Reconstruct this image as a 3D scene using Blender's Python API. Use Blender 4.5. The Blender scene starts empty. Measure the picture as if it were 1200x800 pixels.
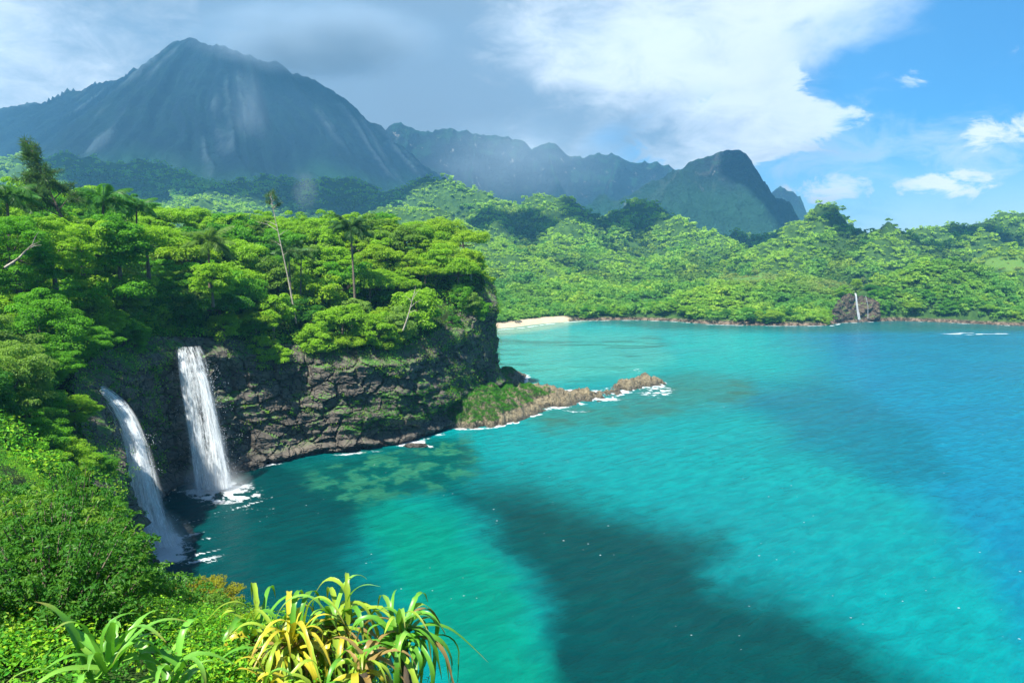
import bpy, math, random
import numpy as np
from mathutils import Vector

# ------------------------------------------------------------------ camera, sky, sun, exposure
SC = bpy.context.scene
COL = SC.collection
R = math.radians
H = 40.0; F = 826.0; PITCH = R(6.9)
CP, SP = math.cos(PITCH), math.sin(PITCH)
cam_d = bpy.data.cameras.new('camera'); cam = bpy.data.objects.new('camera', cam_d); COL.objects.link(cam)
cam.location = (0, 0, H); cam.rotation_euler = (math.pi/2 - PITCH, 0, 0)
cam_d.sensor_width = 36; cam_d.lens = 36*F/1200; cam_d.clip_start = 0.1; cam_d.clip_end = 30000
SC.camera = cam
SC.render.engine = 'CYCLES'
SC.cycles.use_denoising = True
SC.cycles.max_bounces = 8; SC.cycles.diffuse_bounces = 3; SC.cycles.glossy_bounces = 2
SC.cycles.transmission_bounces = 4; SC.cycles.transparent_max_bounces = 16; SC.cycles.volume_bounces = 1
SC.cycles.sample_clamp_indirect = 4
SC.view_settings.view_transform = 'Standard'; SC.view_settings.look = 'None'
SC.view_settings.gamma = 1; SC.view_settings.exposure = 1.4
try: SC.view_settings.use_curve_mapping = False
except Exception: pass
SUN = Vector((-0.52, -0.78, 0)).normalized()*math.cos(R(59)) + Vector((0, 0, math.sin(R(59))))
sd = bpy.data.lights.new('sun', 'SUN'); sd.energy = 5.0; sd.angle = R(0.5); sd.color = (1, .955, .87)
so = bpy.data.objects.new('sun', sd); COL.objects.link(so); so.location = (-300, -100, 900)
so.rotation_euler = (-SUN).to_track_quat('-Z', 'Y').to_euler()

# ------------------------------------------------------------------ node helper
class NT:
    def __init__(s, tree): s.t = tree; s.n = tree.nodes; s.l = tree.links
    def add(s, typ, ins=None, out=0, **props):
        nd = s.n.new(typ)
        for k, v in props.items(): setattr(nd, k, v)
        for k, v in (ins or {}).items(): s.put(nd.inputs[k], v)
        return nd.outputs[out]
    def put(s, sock, v):
        if isinstance(v, bpy.types.NodeSocket): s.l.new(v, sock)
        elif isinstance(v, (tuple, list)) and sock.type == 'RGBA' and len(v) == 3: sock.default_value = (*v, 1)
        else: sock.default_value = v
    def m(s, op, a, b=None, c=None, clamp=False):
        ins = {0: a}
        if b is not None: ins[1] = b
        if c is not None: ins[2] = c
        return s.add('ShaderNodeMath', ins, operation=op, use_clamp=clamp)
    def ss(s, x, a, b):                      # smooth step, a may exceed b
        return s.add('ShaderNodeMapRange', {0: x, 1: a, 2: b, 3: 0.0, 4: 1.0}, interpolation_type='SMOOTHSTEP')
    def mix(s, fac, a, b, blend='MIX'):
        nd = s.n.new('ShaderNodeMix'); nd.data_type = 'RGBA'; nd.blend_type = blend
        s.put(nd.inputs['Factor'], fac); s.put(nd.inputs[6], a); s.put(nd.inputs[7], b)
        return nd.outputs[2]
    def noise(s, vec, scale, detail=4, rough=.5, out=0, dist=0):
        return s.add('ShaderNodeTexNoise', {'Vector': vec, 'Scale': scale, 'Detail': detail, 'Roughness': rough, 'Distortion': dist}, out)
    def mapping(s, vec, scale=(1, 1, 1), rot=(0, 0, 0), loc=(0, 0, 0)):
        return s.add('ShaderNodeMapping', {'Vector': vec, 'Scale': scale, 'Rotation': rot, 'Location': loc})

def material(name):
    m = bpy.data.materials.new(name); m.use_nodes = True
    nt = NT(m.node_tree); nt.n.clear()
    return m, nt
def finish(nt, shader=None, volume=None):
    o = nt.n.new('ShaderNodeOutputMaterial')
    if shader: nt.l.new(shader, o.inputs['Surface'])
    if volume: nt.l.new(volume, o.inputs['Volume'])

# ------------------------------------------------------------------ world: Nishita sky with clouds laid on the dome by direction
W = bpy.data.worlds.new('World'); SC.world = W; W.use_nodes = True
w = NT(W.node_tree); w.n.clear()
sky = w.add('ShaderNodeTexSky', sky_type='NISHITA', sun_disc=False, sun_elevation=R(59), sun_rotation=math.atan2(SUN.x, SUN.y), altitude=0, air_density=1.0, dust_density=0.6, ozone_density=1.6)
gen = w.add('ShaderNodeTexCoord', out=0)
sep = w.n.new('ShaderNodeSeparateXYZ'); w.l.new(gen, sep.inputs[0])
DEG = 180/math.pi
az = w.m('MULTIPLY', w.m('ARCTAN2', sep.outputs[0], sep.outputs[1]), DEG)      # degrees, + to the east
el = w.m('MULTIPLY', w.m('ARCSINE', sep.outputs[2]), DEG)
def blob(a0, e0, sa, se):
    x = w.m('DIVIDE', w.m('SUBTRACT', az, a0), sa); y = w.m('DIVIDE', w.m('SUBTRACT', el, e0), se)
    q = w.m('ADD', w.m('MULTIPLY', x, x), w.m('MULTIPLY', y, y))
    return w.m('POWER', 2.71828, w.m('MULTIPLY', q, -1.0))
def wsum(*xs):
    r = xs[0]
    for x in xs[1:]: r = w.m('ADD', r, x)
    return r
dirw = w.mapping(gen, scale=(1, 1, 1.9))
n1 = w.noise(dirw, 5.5, 7, .56, dist=.25)
n2 = w.noise(w.mapping(gen, scale=(1, 1, 2.2), loc=(3.1, 1.7, .4)), 13, 9, .66, dist=.5)
n3 = w.noise(w.mapping(gen, scale=(1, 1, 2.0), loc=(7, 2, 5)), 3.2, 4, .5)
# the big deck: its edge runs from low centre up to the right
edge = w.m('SUBTRACT', w.m('MULTIPLY', w.m('SUBTRACT', el, 7.5), 1.75), w.m('SUBTRACT', az, 11.5))
deckn = wsum(edge, w.m('MULTIPLY', w.m('SUBTRACT', n1, .5), 26), w.m('MULTIPLY', w.m('SUBTRACT', n2, .5), 9))
deck = w.m('MULTIPLY', w.ss(deckn, -5.0, 7.5), w.ss(el, 42, 25))
puffs = wsum(w.m('MULTIPLY', blob(12.5, 9.2, 6.5, 3.2), .85), w.m('MULTIPLY', blob(19.5, 9.0, 4.5, 2.2), .45), w.m('MULTIPLY', blob(19.5, 13.0, 3.2, 1.6), .62), w.m('MULTIPLY', blob(21.5, 9.6, 6.0, 1.5), .55), w.m('MULTIPLY', blob(17, 9.5, 5, 3), .45),
             w.m('MULTIPLY', blob(31.0, 5.0, 3.0, 1.2), .62), w.m('MULTIPLY', blob(37.5, 12.0, 1.8, 4.0), .60), w.m('MULTIPLY', blob(33.0, 8.0, 1.4, 1.2), .55),
             w.m('MULTIPLY', blob(24.0, 5.0, 3.2, 1.4), .55), w.m('MULTIPLY', blob(36.0, 8.3, 1.5, 1.5), .5), w.m('MULTIPLY', blob(29.0, 12.0, 1.6, 1.2), .32))
puff = w.ss(wsum(puffs, w.m('MULTIPLY', w.m('SUBTRACT', n2, .5), 2.0), w.m('MULTIPLY', w.m('SUBTRACT', n1, .5), .5)), .30, .66)
far = w.m('MULTIPLY', w.ss(el, 9, 0), .45)
veil = w.m('MULTIPLY', w.ss(wsum(w.m('MULTIPLY', blob(19, 9, 8, 4.5), .75), w.m('MULTIPLY', blob(33, 6, 8, 3.5), .45), w.m('MULTIPLY', w.m('SUBTRACT', n2, .5), 1.4), w.m('MULTIPLY', w.m('SUBTRACT', n1, .5), .8)), .15, .9), .6)
back = w.m('MULTIPLY', w.ss(w.m('ABSOLUTE', az), 50, 80), w.ss(n3, .52, .7))
front = w.ss(w.m('ABSOLUTE', az), 80, 50)
cover = w.m('MAXIMUM', w.m('MAXIMUM', w.m('MULTIPLY', w.m('MAXIMUM', w.m('MAXIMUM', deck, veil), w.m('MULTIPLY', puff, .92)), front), w.m('MULTIPLY', back, .8)), far)
# shade of the deck: heavy grey over the volcano, bright towards the middle
dark = wsum(w.m('MULTIPLY', blob(-13, 17, 20, 9), 1.15), w.m('MULTIPLY', blob(-2, 11, 12, 4.5), .65), w.m('MULTIPLY', blob(9, 9.5, 6, 2.6), .55), w.m('MULTIPLY', blob(16, 15, 5, 3), .2), w.m('MULTIPLY', blob(20, 8, 6, 1.3), .25),
            w.m('MULTIPLY', w.m('SUBTRACT', n1, .5), 1.3), w.m('MULTIPLY', w.m('SUBTRACT', n2, .5), 1.5))
bright = wsum(w.m('MULTIPLY', blob(5, 14.5, 9, 4.5), .75), w.m('MULTIPLY', blob(18, 17, 9, 4), .45), w.m('MULTIPLY', blob(19, 12, 5, 3), .5), w.m('MULTIPLY', blob(33, 8, 9, 7), .5), w.m('MULTIPLY', blob(-38, 19, 5, 6), .45))
shade = w.ss(w.m('SUBTRACT', dark, bright), -.45, .85)
ccol = w.mix(shade, (.84, .86, .87), (.23, .29, .355))
bg1 = w.add('ShaderNodeBackground', {'Color': w.mix(1.0, sky, (.26, .76, 1.15), 'MULTIPLY'), 'Strength': .05})
bg2 = w.add('ShaderNodeBackground', {'Color': ccol, 'Strength': .55})
ms = w.add('ShaderNodeMixShader', {0: w.m('MULTIPLY', cover, .97), 1: bg1, 2: bg2})
wo = w.n.new('ShaderNodeOutputWorld'); w.l.new(ms, wo.inputs['Surface'])

# ------------------------------------------------------------------ geometry helpers
rng = np.random.default_rng(7)
random.seed(7)
def ray(u, v):
    x = (u-600)/F; y = (400-v)/F
    return np.array([x, CP + y*SP, -SP + y*CP])
def px(u, v, D):
    d = ray(u, v); return np.array([d[0]*D/d[1], D, H + d[2]*D/d[1]])
def g(u, v, z=0):
    d = ray(u, v); t = (z-H)/d[2]; return np.array([d[0]*t, d[1]*t])
def project(x, y, z):
    zc = y*CP - (z-H)*SP; yc = y*SP + (z-H)*CP
    zc = np.where(np.abs(zc) < 1e-3, 1e-3, zc)
    return 600 + F*x/zc, 400 - F*yc/zc, zc

def _hash(ix, iy, iz, seed):
    h = (ix.astype(np.int64)*374761393 + iy.astype(np.int64)*668265263 + iz.astype(np.int64)*2147483647 + seed*1274126177) & 0xffffffff
    h = ((h ^ (h >> 13))*1274126177) & 0xffffffff
    h = ((h ^ (h >> 16))*2246822519) & 0xffffffff
    return ((h ^ (h >> 15)) & 0xffffff)/float(0xffffff)
def vnoise(x, y, z=0.0, seed=0):
    x, y, z = np.broadcast_arrays(np.asarray(x, float), np.asarray(y, float), np.asarray(z, float))
    fx, fy, fz = np.floor(x), np.floor(y), np.floor(z)
    a, b, c = x-fx, y-fy, z-fz
    s = lambda t: t*t*t*(t*(t*6-15)+10)
    a, b, c = s(a), s(b), s(c)
    r = 0
    for i in (0, 1):
        for j in (0, 1):
            for k in (0, 1):
                r = r + _hash(fx+i, fy+j, fz+k, seed)*(a if i else 1-a)*(b if j else 1-b)*(c if k else 1-c)
    return r*2-1
def fbm(x, y, z=0.0, o=4, seed=0, gain=.5):
    r = 0; amp = 1; tot = 0; f = 1
    for i in range(o):
        r = r + amp*vnoise(np.asarray(x)*f, np.asarray(y)*f, np.asarray(z)*f, seed+i*17); tot += amp; amp *= gain; f *= 2.03
    return r/tot
def ridged(x, y, z=0.0, o=4, seed=0):
    r = 0; amp = 1; tot = 0; f = 1
    for i in range(o):
        r = r + amp*(1-np.abs(vnoise(np.asarray(x)*f, np.asarray(y)*f, np.asarray(z)*f, seed+i*31))*2); tot += amp; amp *= .5; f *= 2.07
    return r/tot
def voronoi(x, y, seed=0):
    fx, fy = np.floor(x), np.floor(y)
    f1 = np.full(x.shape, 9.); f2 = np.full(x.shape, 9.); idv = np.zeros(x.shape)
    zz = np.zeros(x.shape)
    for i in (-1, 0, 1):
        for j in (-1, 0, 1):
            cx = fx+i; cy = fy+j
            d = np.hypot(cx+_hash(cx, cy, zz, seed)-x, cy+_hash(cx, cy, zz, seed+5)-y)
            cid = _hash(cx, cy, zz, seed+9)
            closer = d < f1
            f2 = np.where(closer, f1, np.minimum(f2, d)); idv = np.where(closer, cid, idv); f1 = np.where(closer, d, f1)
    return f1, f2, idv
def sstep(x, a, b):
    t = np.clip((x-a)/(b-a), 0, 1); return t*t*(3-2*t)

def mesh_np(name, V, Fq, mat, smooth=True, attrs=None, cols=None, uv=None):
    me = bpy.data.meshes.new(name)
    V = np.asarray(V, np.float32); Fq = np.asarray(Fq, np.int32)
    n, k = Fq.shape
    me.vertices.add(len(V)); me.vertices.foreach_set('co', V.ravel())
    me.loops.add(n*k); me.loops.foreach_set('vertex_index', Fq.ravel())
    me.polygons.add(n); me.polygons.foreach_set('loop_start', np.arange(0, n*k, k, dtype=np.int32))
    if smooth: me.polygons.foreach_set('use_smooth', np.ones(n, bool))
    if not smooth: me.polygons.foreach_set('use_smooth', np.zeros(n, bool))
    for an, (dom, val) in (attrs or {}).items():
        a = me.attributes.new(an, 'FLOAT', dom); a.data.foreach_set('value', np.asarray(val, np.float32).ravel())
    for an, (dom, val) in (cols or {}).items():
        a = me.attributes.new(an, 'FLOAT_COLOR', dom); v4 = np.ones((len(val), 4), np.float32); v4[:, :3] = val
        a.data.foreach_set('color', v4.ravel())
    if uv is not None:
        l = me.uv_layers.new(name='UVMap'); l.data.foreach_set('uv', np.asarray(uv, np.float32)[Fq.ravel()].ravel())
    me.materials.append(mat)
    me.update(calc_edges=True); me.validate()
    return me
def obj(name, me, parent=None, loc=None):
    o = bpy.data.objects.new(name, me); COL.objects.link(o)
    if parent: o.parent = parent
    if loc is not None: o.location = loc
    return o
def empty(name, loc, rot=(0, 0, 0), scale=(1, 1, 1)):
    o = bpy.data.objects.new(name, None); COL.objects.link(o); o.location = loc; o.rotation_euler = rot; o.scale = scale
    o.empty_display_size = .5
    return o
def tag(o, label=None, cat=None, group=None, kind=None):
    if label: o['label'] = label
    if cat: o['category'] = cat
    if group: o['group'] = group
    if kind: o['kind'] = kind
    return o
def gridF(nu, nv):
    i, j = np.meshgrid(np.arange(nu-1), np.arange(nv-1), indexing='ij')
    a = i*nv+j
    return np.stack([a, a+nv, a+nv+1, a+1], -1).reshape(-1, 4)
def tube(pts, rad, n=7):
    pts = np.asarray(pts, float); rad = np.broadcast_to(np.asarray(rad, float), (len(pts),))
    T = np.gradient(pts, axis=0); T /= np.linalg.norm(T, axis=1, keepdims=True)+1e-9
    ref = np.where(np.abs(T[:, 2:3]) > .9, np.array([[1., 0, 0]]), np.array([[0, 0, 1.]]))
    A = np.cross(T, ref); A /= np.linalg.norm(A, axis=1, keepdims=True)+1e-9
    B = np.cross(T, A)
    th = np.linspace(0, 2*np.pi, n, endpoint=False)
    V = pts[:, None]+rad[:, None, None]*(A[:, None]*np.cos(th)[None, :, None]+B[:, None]*np.sin(th)[None, :, None])
    m = len(pts); i, j = np.meshgrid(np.arange(m-1), np.arange(n), indexing='ij')
    Fq = np.stack([i*n+j, i*n+(j+1) % n, (i+1)*n+(j+1) % n, (i+1)*n+j], -1).reshape(-1, 4)
    return V.reshape(-1, 3), Fq
def merge(parts):
    Vs, Fs, o = [], [], 0
    for V, Fq in parts: Vs.append(V); Fs.append(Fq+o); o += len(V)
    return np.concatenate(Vs), np.concatenate(Fs)
def unit(v): return v/(np.linalg.norm(v, axis=-1, keepdims=True)+1e-9)

# ------------------------------------------------------------------ materials
def leaf_shader(nt, col, gloss=.14, trans=.48, rough=.42):
    p = nt.add('ShaderNodeBsdfPrincipled', {'Base Color': col, 'Roughness': rough, 'Specular IOR Level': gloss})
    t = nt.add('ShaderNodeBsdfTranslucent', {'Color': nt.mix(1.0, col, (1.25, 1.35, .55), 'MULTIPLY')})
    return nt.add('ShaderNodeMixShader', {0: trans, 1: p, 2: t})
def leaf_material(name):                     # hue comes from each tree's own object colour, leaf to leaf variety from 'tint'
    m, nt = material(name)
    oc = nt.add('ShaderNodeObjectInfo', out='Color')
    ti = nt.add('ShaderNodeAttribute', attribute_name='tint', out='Fac')
    c = nt.mix(nt.m('MULTIPLY', ti, .55), oc, (.16, .26, .02))
    c = nt.mix(nt.ss(ti, -.1, -1), c, (.012, .060, .014))
    finish(nt, leaf_shader(nt, c)); return m
M_LEAF = leaf_material('leaves')
def attr_leaf_material(name):
    m, nt = material(name)
    c = nt.add('ShaderNodeAttribute', attribute_name='col', out='Color')
    finish(nt, leaf_shader(nt, c, .12, .42, .55)); return m
M_LEAFC = attr_leaf_material('mixed_leaves')
def bark_material(name, a, b, sc=6):
    m, nt = material(name); tc = nt.add('ShaderNodeTexCoord', out=3)
    n = nt.noise(nt.mapping(tc, (1, 1, .25)), sc, 5, .6)
    bp = nt.add('ShaderNodeBump', {'Height': n, 'Strength': .6, 'Distance': .05})
    finish(nt, nt.add('ShaderNodeBsdfPrincipled', {'Base Color': nt.mix(nt.ss(n, .3, .7), a, b), 'Roughness': .9, 'Normal': bp})); return m
M_BARK = bark_material('bark', (.05, .035, .022), (.19, .15, .11))
M_PALE = bark_material('pale_bark', (.16, .13, .10), (.42, .38, .31))

def rock_material(name, c0, c1, c2, moss=(.035, .10, .012), mossiness=.5, wet=True, scale=.22, lichen=0.0):
    m, nt = material(name)
    geo = nt.n.new('ShaderNodeNewGeometry'); pos = geo.outputs['Position']
    sz = nt.n.new('ShaderNodeSeparateXYZ'); nt.l.new(pos, sz.inputs[0])
    nz = nt.n.new('ShaderNodeSeparateXYZ'); nt.l.new(geo.outputs['Normal'], nz.inputs[0])
    a = nt.noise(pos, scale, 8, .62, dist=.4); b = nt.noise(nt.mapping(pos, (1, 1, 2.6)), scale*5, 6, .65)
    vv = nt.add('ShaderNodeTexVoronoi', {'Vector': nt.mapping(pos, (1, 1, .8)), 'Scale': scale*2.6}, out=0, feature='DISTANCE_TO_EDGE')
    crack = nt.ss(nt.m('ADD', vv, nt.m('MULTIPLY', nt.m('SUBTRACT', b, .5), .10)), .05, .0)
    c = nt.mix(nt.ss(a, .3, .7), c0, c1); c = nt.mix(nt.m('MULTIPLY', nt.ss(b, .45, .75), .7), c, c2)
    c = nt.mix(nt.m('MULTIPLY', crack, .75), c, (.010, .009, .008))
    if lichen: c = nt.mix(nt.m('MULTIPLY', nt.ss(nt.noise(pos, 1.1, 5, .7), .56, .66), lichen), c, (.34, .29, .15))
    gm = nt.m('ADD', nt.m('ADD', nt.m('MULTIPLY', nz.outputs[2], .75), nt.m('MULTIPLY', nt.m('SUBTRACT', a, .5), 1.9)), nt.m('MULTIPLY', nt.m('SUBTRACT', b, .5), .9))
    mf = nt.ss(gm, 1.05-mossiness, 1.35-mossiness)
    mf = nt.m('MULTIPLY', mf, nt.ss(sz.outputs[2], 1.6, 3.4))
    mc = nt.mix(nt.noise(pos, 1.3, 4), moss, tuple(x*1.9 for x in moss))
    c = nt.mix(nt.m('MULTIPLY', mf, .9), c, mc)
    rg = .85
    if wet:
        wf = nt.ss(nt.m('ADD', sz.outputs[2], nt.m('MULTIPLY', b, 1.0)), 1.8, .9)
        c = nt.mix(nt.m('MULTIPLY', wf, .6), c, (.018, .016, .013)); rg = nt.m('SUBTRACT', .85, nt.m('MULTIPLY', wf, .45))
    hgt = nt.m('ADD', nt.m('ADD', nt.m('MULTIPLY', a, 1.0), nt.m('MULTIPLY', b, .35)), nt.m('MULTIPLY', crack, -.35))
    bp = nt.add('ShaderNodeBump', {'Height': hgt, 'Strength': .9, 'Distance': .5})
    finish(nt, nt.add('ShaderNodeBsdfPrincipled', {'Base Color': c, 'Roughness': rg, 'Normal': bp, 'Specular IOR Level': .3})); return m
M_CLIFF = rock_material('basalt', (.054, .048, .040), (.108, .094, .075), (.170, .146, .114), mossiness=.52)
M_SPIT = rock_material('coral_rock', (.10, .082, .05), (.21, .175, .105), (.33, .285, .185), mossiness=-.2, scale=.5)
M_SHORE = rock_material('shore_rock', (.10, .075, .05), (.25, .19, .14), (.36, .29, .22), mossiness=.0, scale=.12)

def ground_material(name, a, b, sc, dist=.5):
    m, nt = material(name); pos = nt.add('ShaderNodeNewGeometry', out='Position')
    n = nt.noise(pos, sc, 8, .65); n2 = nt.noise(pos, sc*.17, 4, .5)
    bp = nt.add('ShaderNodeBump', {'Height': n, 'Strength': 1., 'Distance': dist})
    c = nt.mix(nt.ss(nt.m('ADD', n, nt.m('MULTIPLY', nt.m('SUBTRACT', n2, .5), .8)), .35, .68), a, b)
    finish(nt, nt.add('ShaderNodeBsdfPrincipled', {'Base Color': c, 'Roughness': .95, 'Specular IOR Level': .1, 'Normal': bp})); return m
M_SOIL = ground_material('undergrowth_soil', (.018, .030, .010), (.035, .075, .014), .6)

# ------------------------------------------------------------------ terrain near the camera (headland and left bank)
P = [(14, -40), (10, -4), (4, 10), (-3, 22), (-13, 40), (-26, 60), tuple(g(176, 712)), tuple(g(146, 668)), tuple(g(132, 626)),
     tuple(g(160, 594)), tuple(g(192, 572)), tuple(g(232, 560)), tuple(g(282, 545)), tuple(g(350, 532)), tuple(g(410, 527)), tuple(g(470, 518)), tuple(g(520, 500)),
     tuple(g(565, 484)), (-3.6, 186), (-6.2, 205), (-8.5, 232), (-30, 258), (-120, 285), (-420, 300), (-420, -40)]
P = np.array(P, float)
def seg_dist(x, y, A, B):
    ax, ay = A; bx, by = B; dx, dy = bx-ax, by-ay
    t = np.clip(((x-ax)*dx+(y-ay)*dy)/(dx*dx+dy*dy+1e-12), 0, 1)
    return np.hypot(x-ax-t*dx, y-ay-t*dy), t
def poly_sd(x, y, Q):
    d = np.full(np.shape(x), 1e9); ins = np.zeros(np.shape(x), bool)
    for i in range(len(Q)):
        A, B = Q[i], Q[(i+1) % len(Q)]
        d = np.minimum(d, seg_dist(x, y, A, B)[0])
        c = ((A[1] > y) != (B[1] > y))
        with np.errstate(divide='ignore', invalid='ignore'):
            xi = (B[0]-A[0])*(y-A[1])/(B[1]-A[1]+1e-12)+A[0]
        ins ^= c & (x < xi)
    return np.where(ins, d, -d)
ctrl = np.array([(0, 0, 37.6), (4, -5, 37.5), (-3, 9, 34.2), (3, 6, 34.5), (-6, 16, 29.5), (-11, 30, 22), (-20, 45, 17), (-14, 12, 34), (-30, 20, 34), (-30, 40, 25), (-45, 55, 25), (-70, 50, 36), (-60, 80, 23),
    (-50, 86, 15), (-58, 99, 22.5), (-64, 106, 24.5), (-76, 112, 27.5), (-53, 121, 23.6), (-60, 132, 25), (-45, 139, 21), (-30, 149, 19.5), (-15, 165, 20), (-6, 180, 27), (-9, 200, 36), (-24, 184, 36), (-60, 182, 39),
    (-45, 160, 26), (-90, 150, 39), (-95, 115, 36), (-120, 80, 43), (-60, 200, 42), (-110, 205, 45), (-180, 150, 52), (-12, 232, 28), (-80, 250, 34), (-250, 100, 58), (-300, 250, 50), (-40, -30, 40), (-150, 0, 52)], float)
def tps_fit(c):
    n = len(c); d = np.hypot(c[:, None, 0]-c[None, :, 0], c[:, None, 1]-c[None, :, 1])
    K = np.where(d > 0, d*d*np.log(d+1e-9), 0)+np.eye(n)*4.0
    Pm = np.c_[np.ones(n), c[:, :2]]
    A = np.block([[K, Pm], [Pm.T, np.zeros((3, 3))]])
    return np.linalg.solve(A, np.r_[c[:, 2], 0, 0, 0])
_w = tps_fit(ctrl)
def top_h(x, y):
    x = np.asarray(x, float); y = np.asarray(y, float); r = _w[-3]+_w[-2]*x+_w[-1]*y
    for i, c in enumerate(ctrl):
        d2 = (x-c[0])**2+(y-c[1])**2
        r = r+_w[i]*np.where(d2 > 0, d2*np.log(np.sqrt(d2)+1e-9), 0)
    return r
def land_h(x, y):
    d = poly_sd(x, y, P)
    steep = sstep(y, 84, 100)                    # rock cliffs north of the falls, a jungle slope south of them
    wdt = 14*(1-steep)+3.0*steep
    wdt = np.where(y < 30, 3+wdt*np.clip(y/30, 0, 1)*.8, wdt)
    t = np.clip((d-.8)/wdt, 0, 1)
    h = top_h(x, y)*(t*(2-t))+fbm(x/9., y/9., o=3, seed=3)*1.1*np.clip(d/6, 0, 1)
    return np.where(d < .8, -4, h)
xs = np.r_[np.arange(-420, -140, 6), np.arange(-140, 18, 1.25)]; ys = np.r_[np.arange(-40, 0, 2.5), np.arange(0, 265, 1.25), np.arange(265, 305, 5)]
X, Y = np.meshgrid(xs, ys, indexing='ij')
Z = land_h(X, Y)
o = obj('headland', mesh_np('headland', np.stack([X, Y, Z], -1).reshape(-1, 3), gridF(len(xs), len(ys)), M_SOIL)); tag(o, kind='structure')

# ------------------------------------------------------------------ the rock cliff: a curtain of displaced basalt
cb = P[6:22]
def resample(Q, step):
    Q = np.asarray(Q, float); s = np.r_[0, np.cumsum(np.linalg.norm(np.diff(Q, axis=0), axis=1))]
    t = np.linspace(0, s[-1], int(s[-1]/step)+1)
    return np.stack([np.interp(t, s, Q[:, k]) for k in range(Q.shape[1])], -1), t
cl, cs = resample(cb, .30)
k = np.exp(-np.linspace(-2, 2, 13)**2); k /= k.sum()
pad = np.pad(cl, ((6, 6), (0, 0)), mode='edge'); cl = np.stack([np.convolve(pad[:, i], k, 'valid') for i in (0, 1)], -1)
tan = unit(np.gradient(cl, axis=0)); nrm = np.stack([tan[:, 1], -tan[:, 0]], -1)      # outward (towards the water)
ch = top_h(cl[:, 0]-nrm[:, 0]*3.2, cl[:, 1]-nrm[:, 1]*3.2)
NT_ = 96
tt = np.linspace(0, 1, NT_)
S_, T_ = np.meshgrid(cs, tt, indexing='ij')
zz = -2+T_*(ch[:, None]+2)
f1, f2, idv = voronoi(S_/4.2+.25*fbm(S_/3, zz/3, o=2, seed=5), zz/3.0+.25*fbm(S_/3, zz/3, 5., o=2, seed=6), 3)
g1, g2, id2 = voronoi(S_/1.5, zz/1.1, 13)
disp = fbm(S_/14., zz/9., o=4, seed=11)*2.0+(idv-.5)*1.3-.85*sstep(f2-f1, .12, 0)+(id2-.5)*.35-.18*sstep(g2-g1, .12, 0)+fbm(S_/1.3, zz/.6, o=3, seed=21)*.22
st_ = (zz+.9*fbm(S_/16, zz/5, seed=14))/1.7; disp += .55*(np.abs((st_ % 1)-.5)-.25)*(.6+.6*fbm(S_/9, np.floor(st_), seed=15))*2
disp += 1.9*np.exp(-((zz-1.0+fbm(S_/8, 0*S_, seed=2)*.8)/1.1)**2)                     # wave-cut shelf
disp += 1.5*np.exp(-((zz-6.5-1.6*fbm(S_/11, 0*S_, seed=4))/1.3)**2)*sstep(fbm(S_/10, 0*S_, seed=8), -.4, .3)  # mossy ledge
disp += (1-T_)*1.2
topin = sstep(T_, .90, 1.0)*3.4
disp = disp*(1-.55*np.exp(-((cl[:, 0]+52)/9.)**2-((cl[:, 1]-108)/15.)**2)[:, None])
disp = np.where(S_ < 9, disp*.4-(1-S_/9)*3.0, disp)
disp = disp*(1-.5*sstep(T_, .9, 1))-topin
CX = cl[:, 0][:, None]+nrm[:, 0][:, None]*disp; CY = cl[:, 1][:, None]+nrm[:, 1][:, None]*disp
CZ = zz+fbm(S_/2, zz/2, 3., o=2, seed=30)*.15+topin*.2
CV = np.stack([CX, CY, CZ], -1)
o = obj('cliff', mesh_np('cliff', CV.reshape(-1, 3), gridF(len(cs), NT_)[:, ::-1], M_CLIFF, smooth=False)); tag(o, kind='structure')
# ------------------------------------------------------------------ rocky spit
sp = np.array([tuple(g(548, 486)), tuple(g(600, 470)), tuple(g(640, 466)), tuple(g(680, 464)), tuple(g(716, 460)), tuple(g(740, 452)), tuple(g(757, 449))])
spw = np.array([15, 14.5, 12.5, 9., 3.6, 5.2, 6.2]); sph = np.array([7, 3.8, 2.6, 1.6, .7, 2.3, 2.2])
sx = np.arange(-24, 62, .45); sy = np.arange(158, 238, .45)
X, Y = np.meshgrid(sx, sy, indexing='ij')
Z = np.full(X.shape, -9.)
for i in range(len(sp)-1):
    d, t = seg_dist(X, Y, sp[i], sp[i+1])
    wv = spw[i]+(spw[i+1]-spw[i])*t; hv = sph[i]+(sph[i+1]-sph[i])*t
    Z = np.maximum(Z, hv*1.25*(1-(d/wv)**2)-.2)
d, t = seg_dist(X, Y, g(566, 468), g(597, 441)); Z = np.maximum(Z, (4.5-1.5*t)*(1-(d/(8.5-2*t))**2)-.2)
rg_ = ridged(X/3.4, Y/3.4, o=5, seed=41); bl = voronoi(X/1.7, Y/1.7, 17)
sup = np.clip((Z+1.2)/2.2, 0, 1)
Z = Z+sup*(rg_*1.35-.75+(bl[2]-.5)*1.5-.6*sstep(bl[1]-bl[0], .16, 0)+fbm(X/9, Y/9, o=3, seed=43)*1.1)
Z = np.where(Z < -1.5, -1.5, Z)
spit_z = Z
Vv = np.stack([X, Y, Z], -1).reshape(-1, 3); Fq = gridF(len(sx), len(sy)); keep = Vv[Fq][:, :, 2].max(1) > -1.4
o = obj('rocky_spit', mesh_np('rocky_spit', Vv, Fq[keep], M_SPIT, smooth=False)); tag(o, kind='structure')
SPG = (sx, sy, spit_z)

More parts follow.
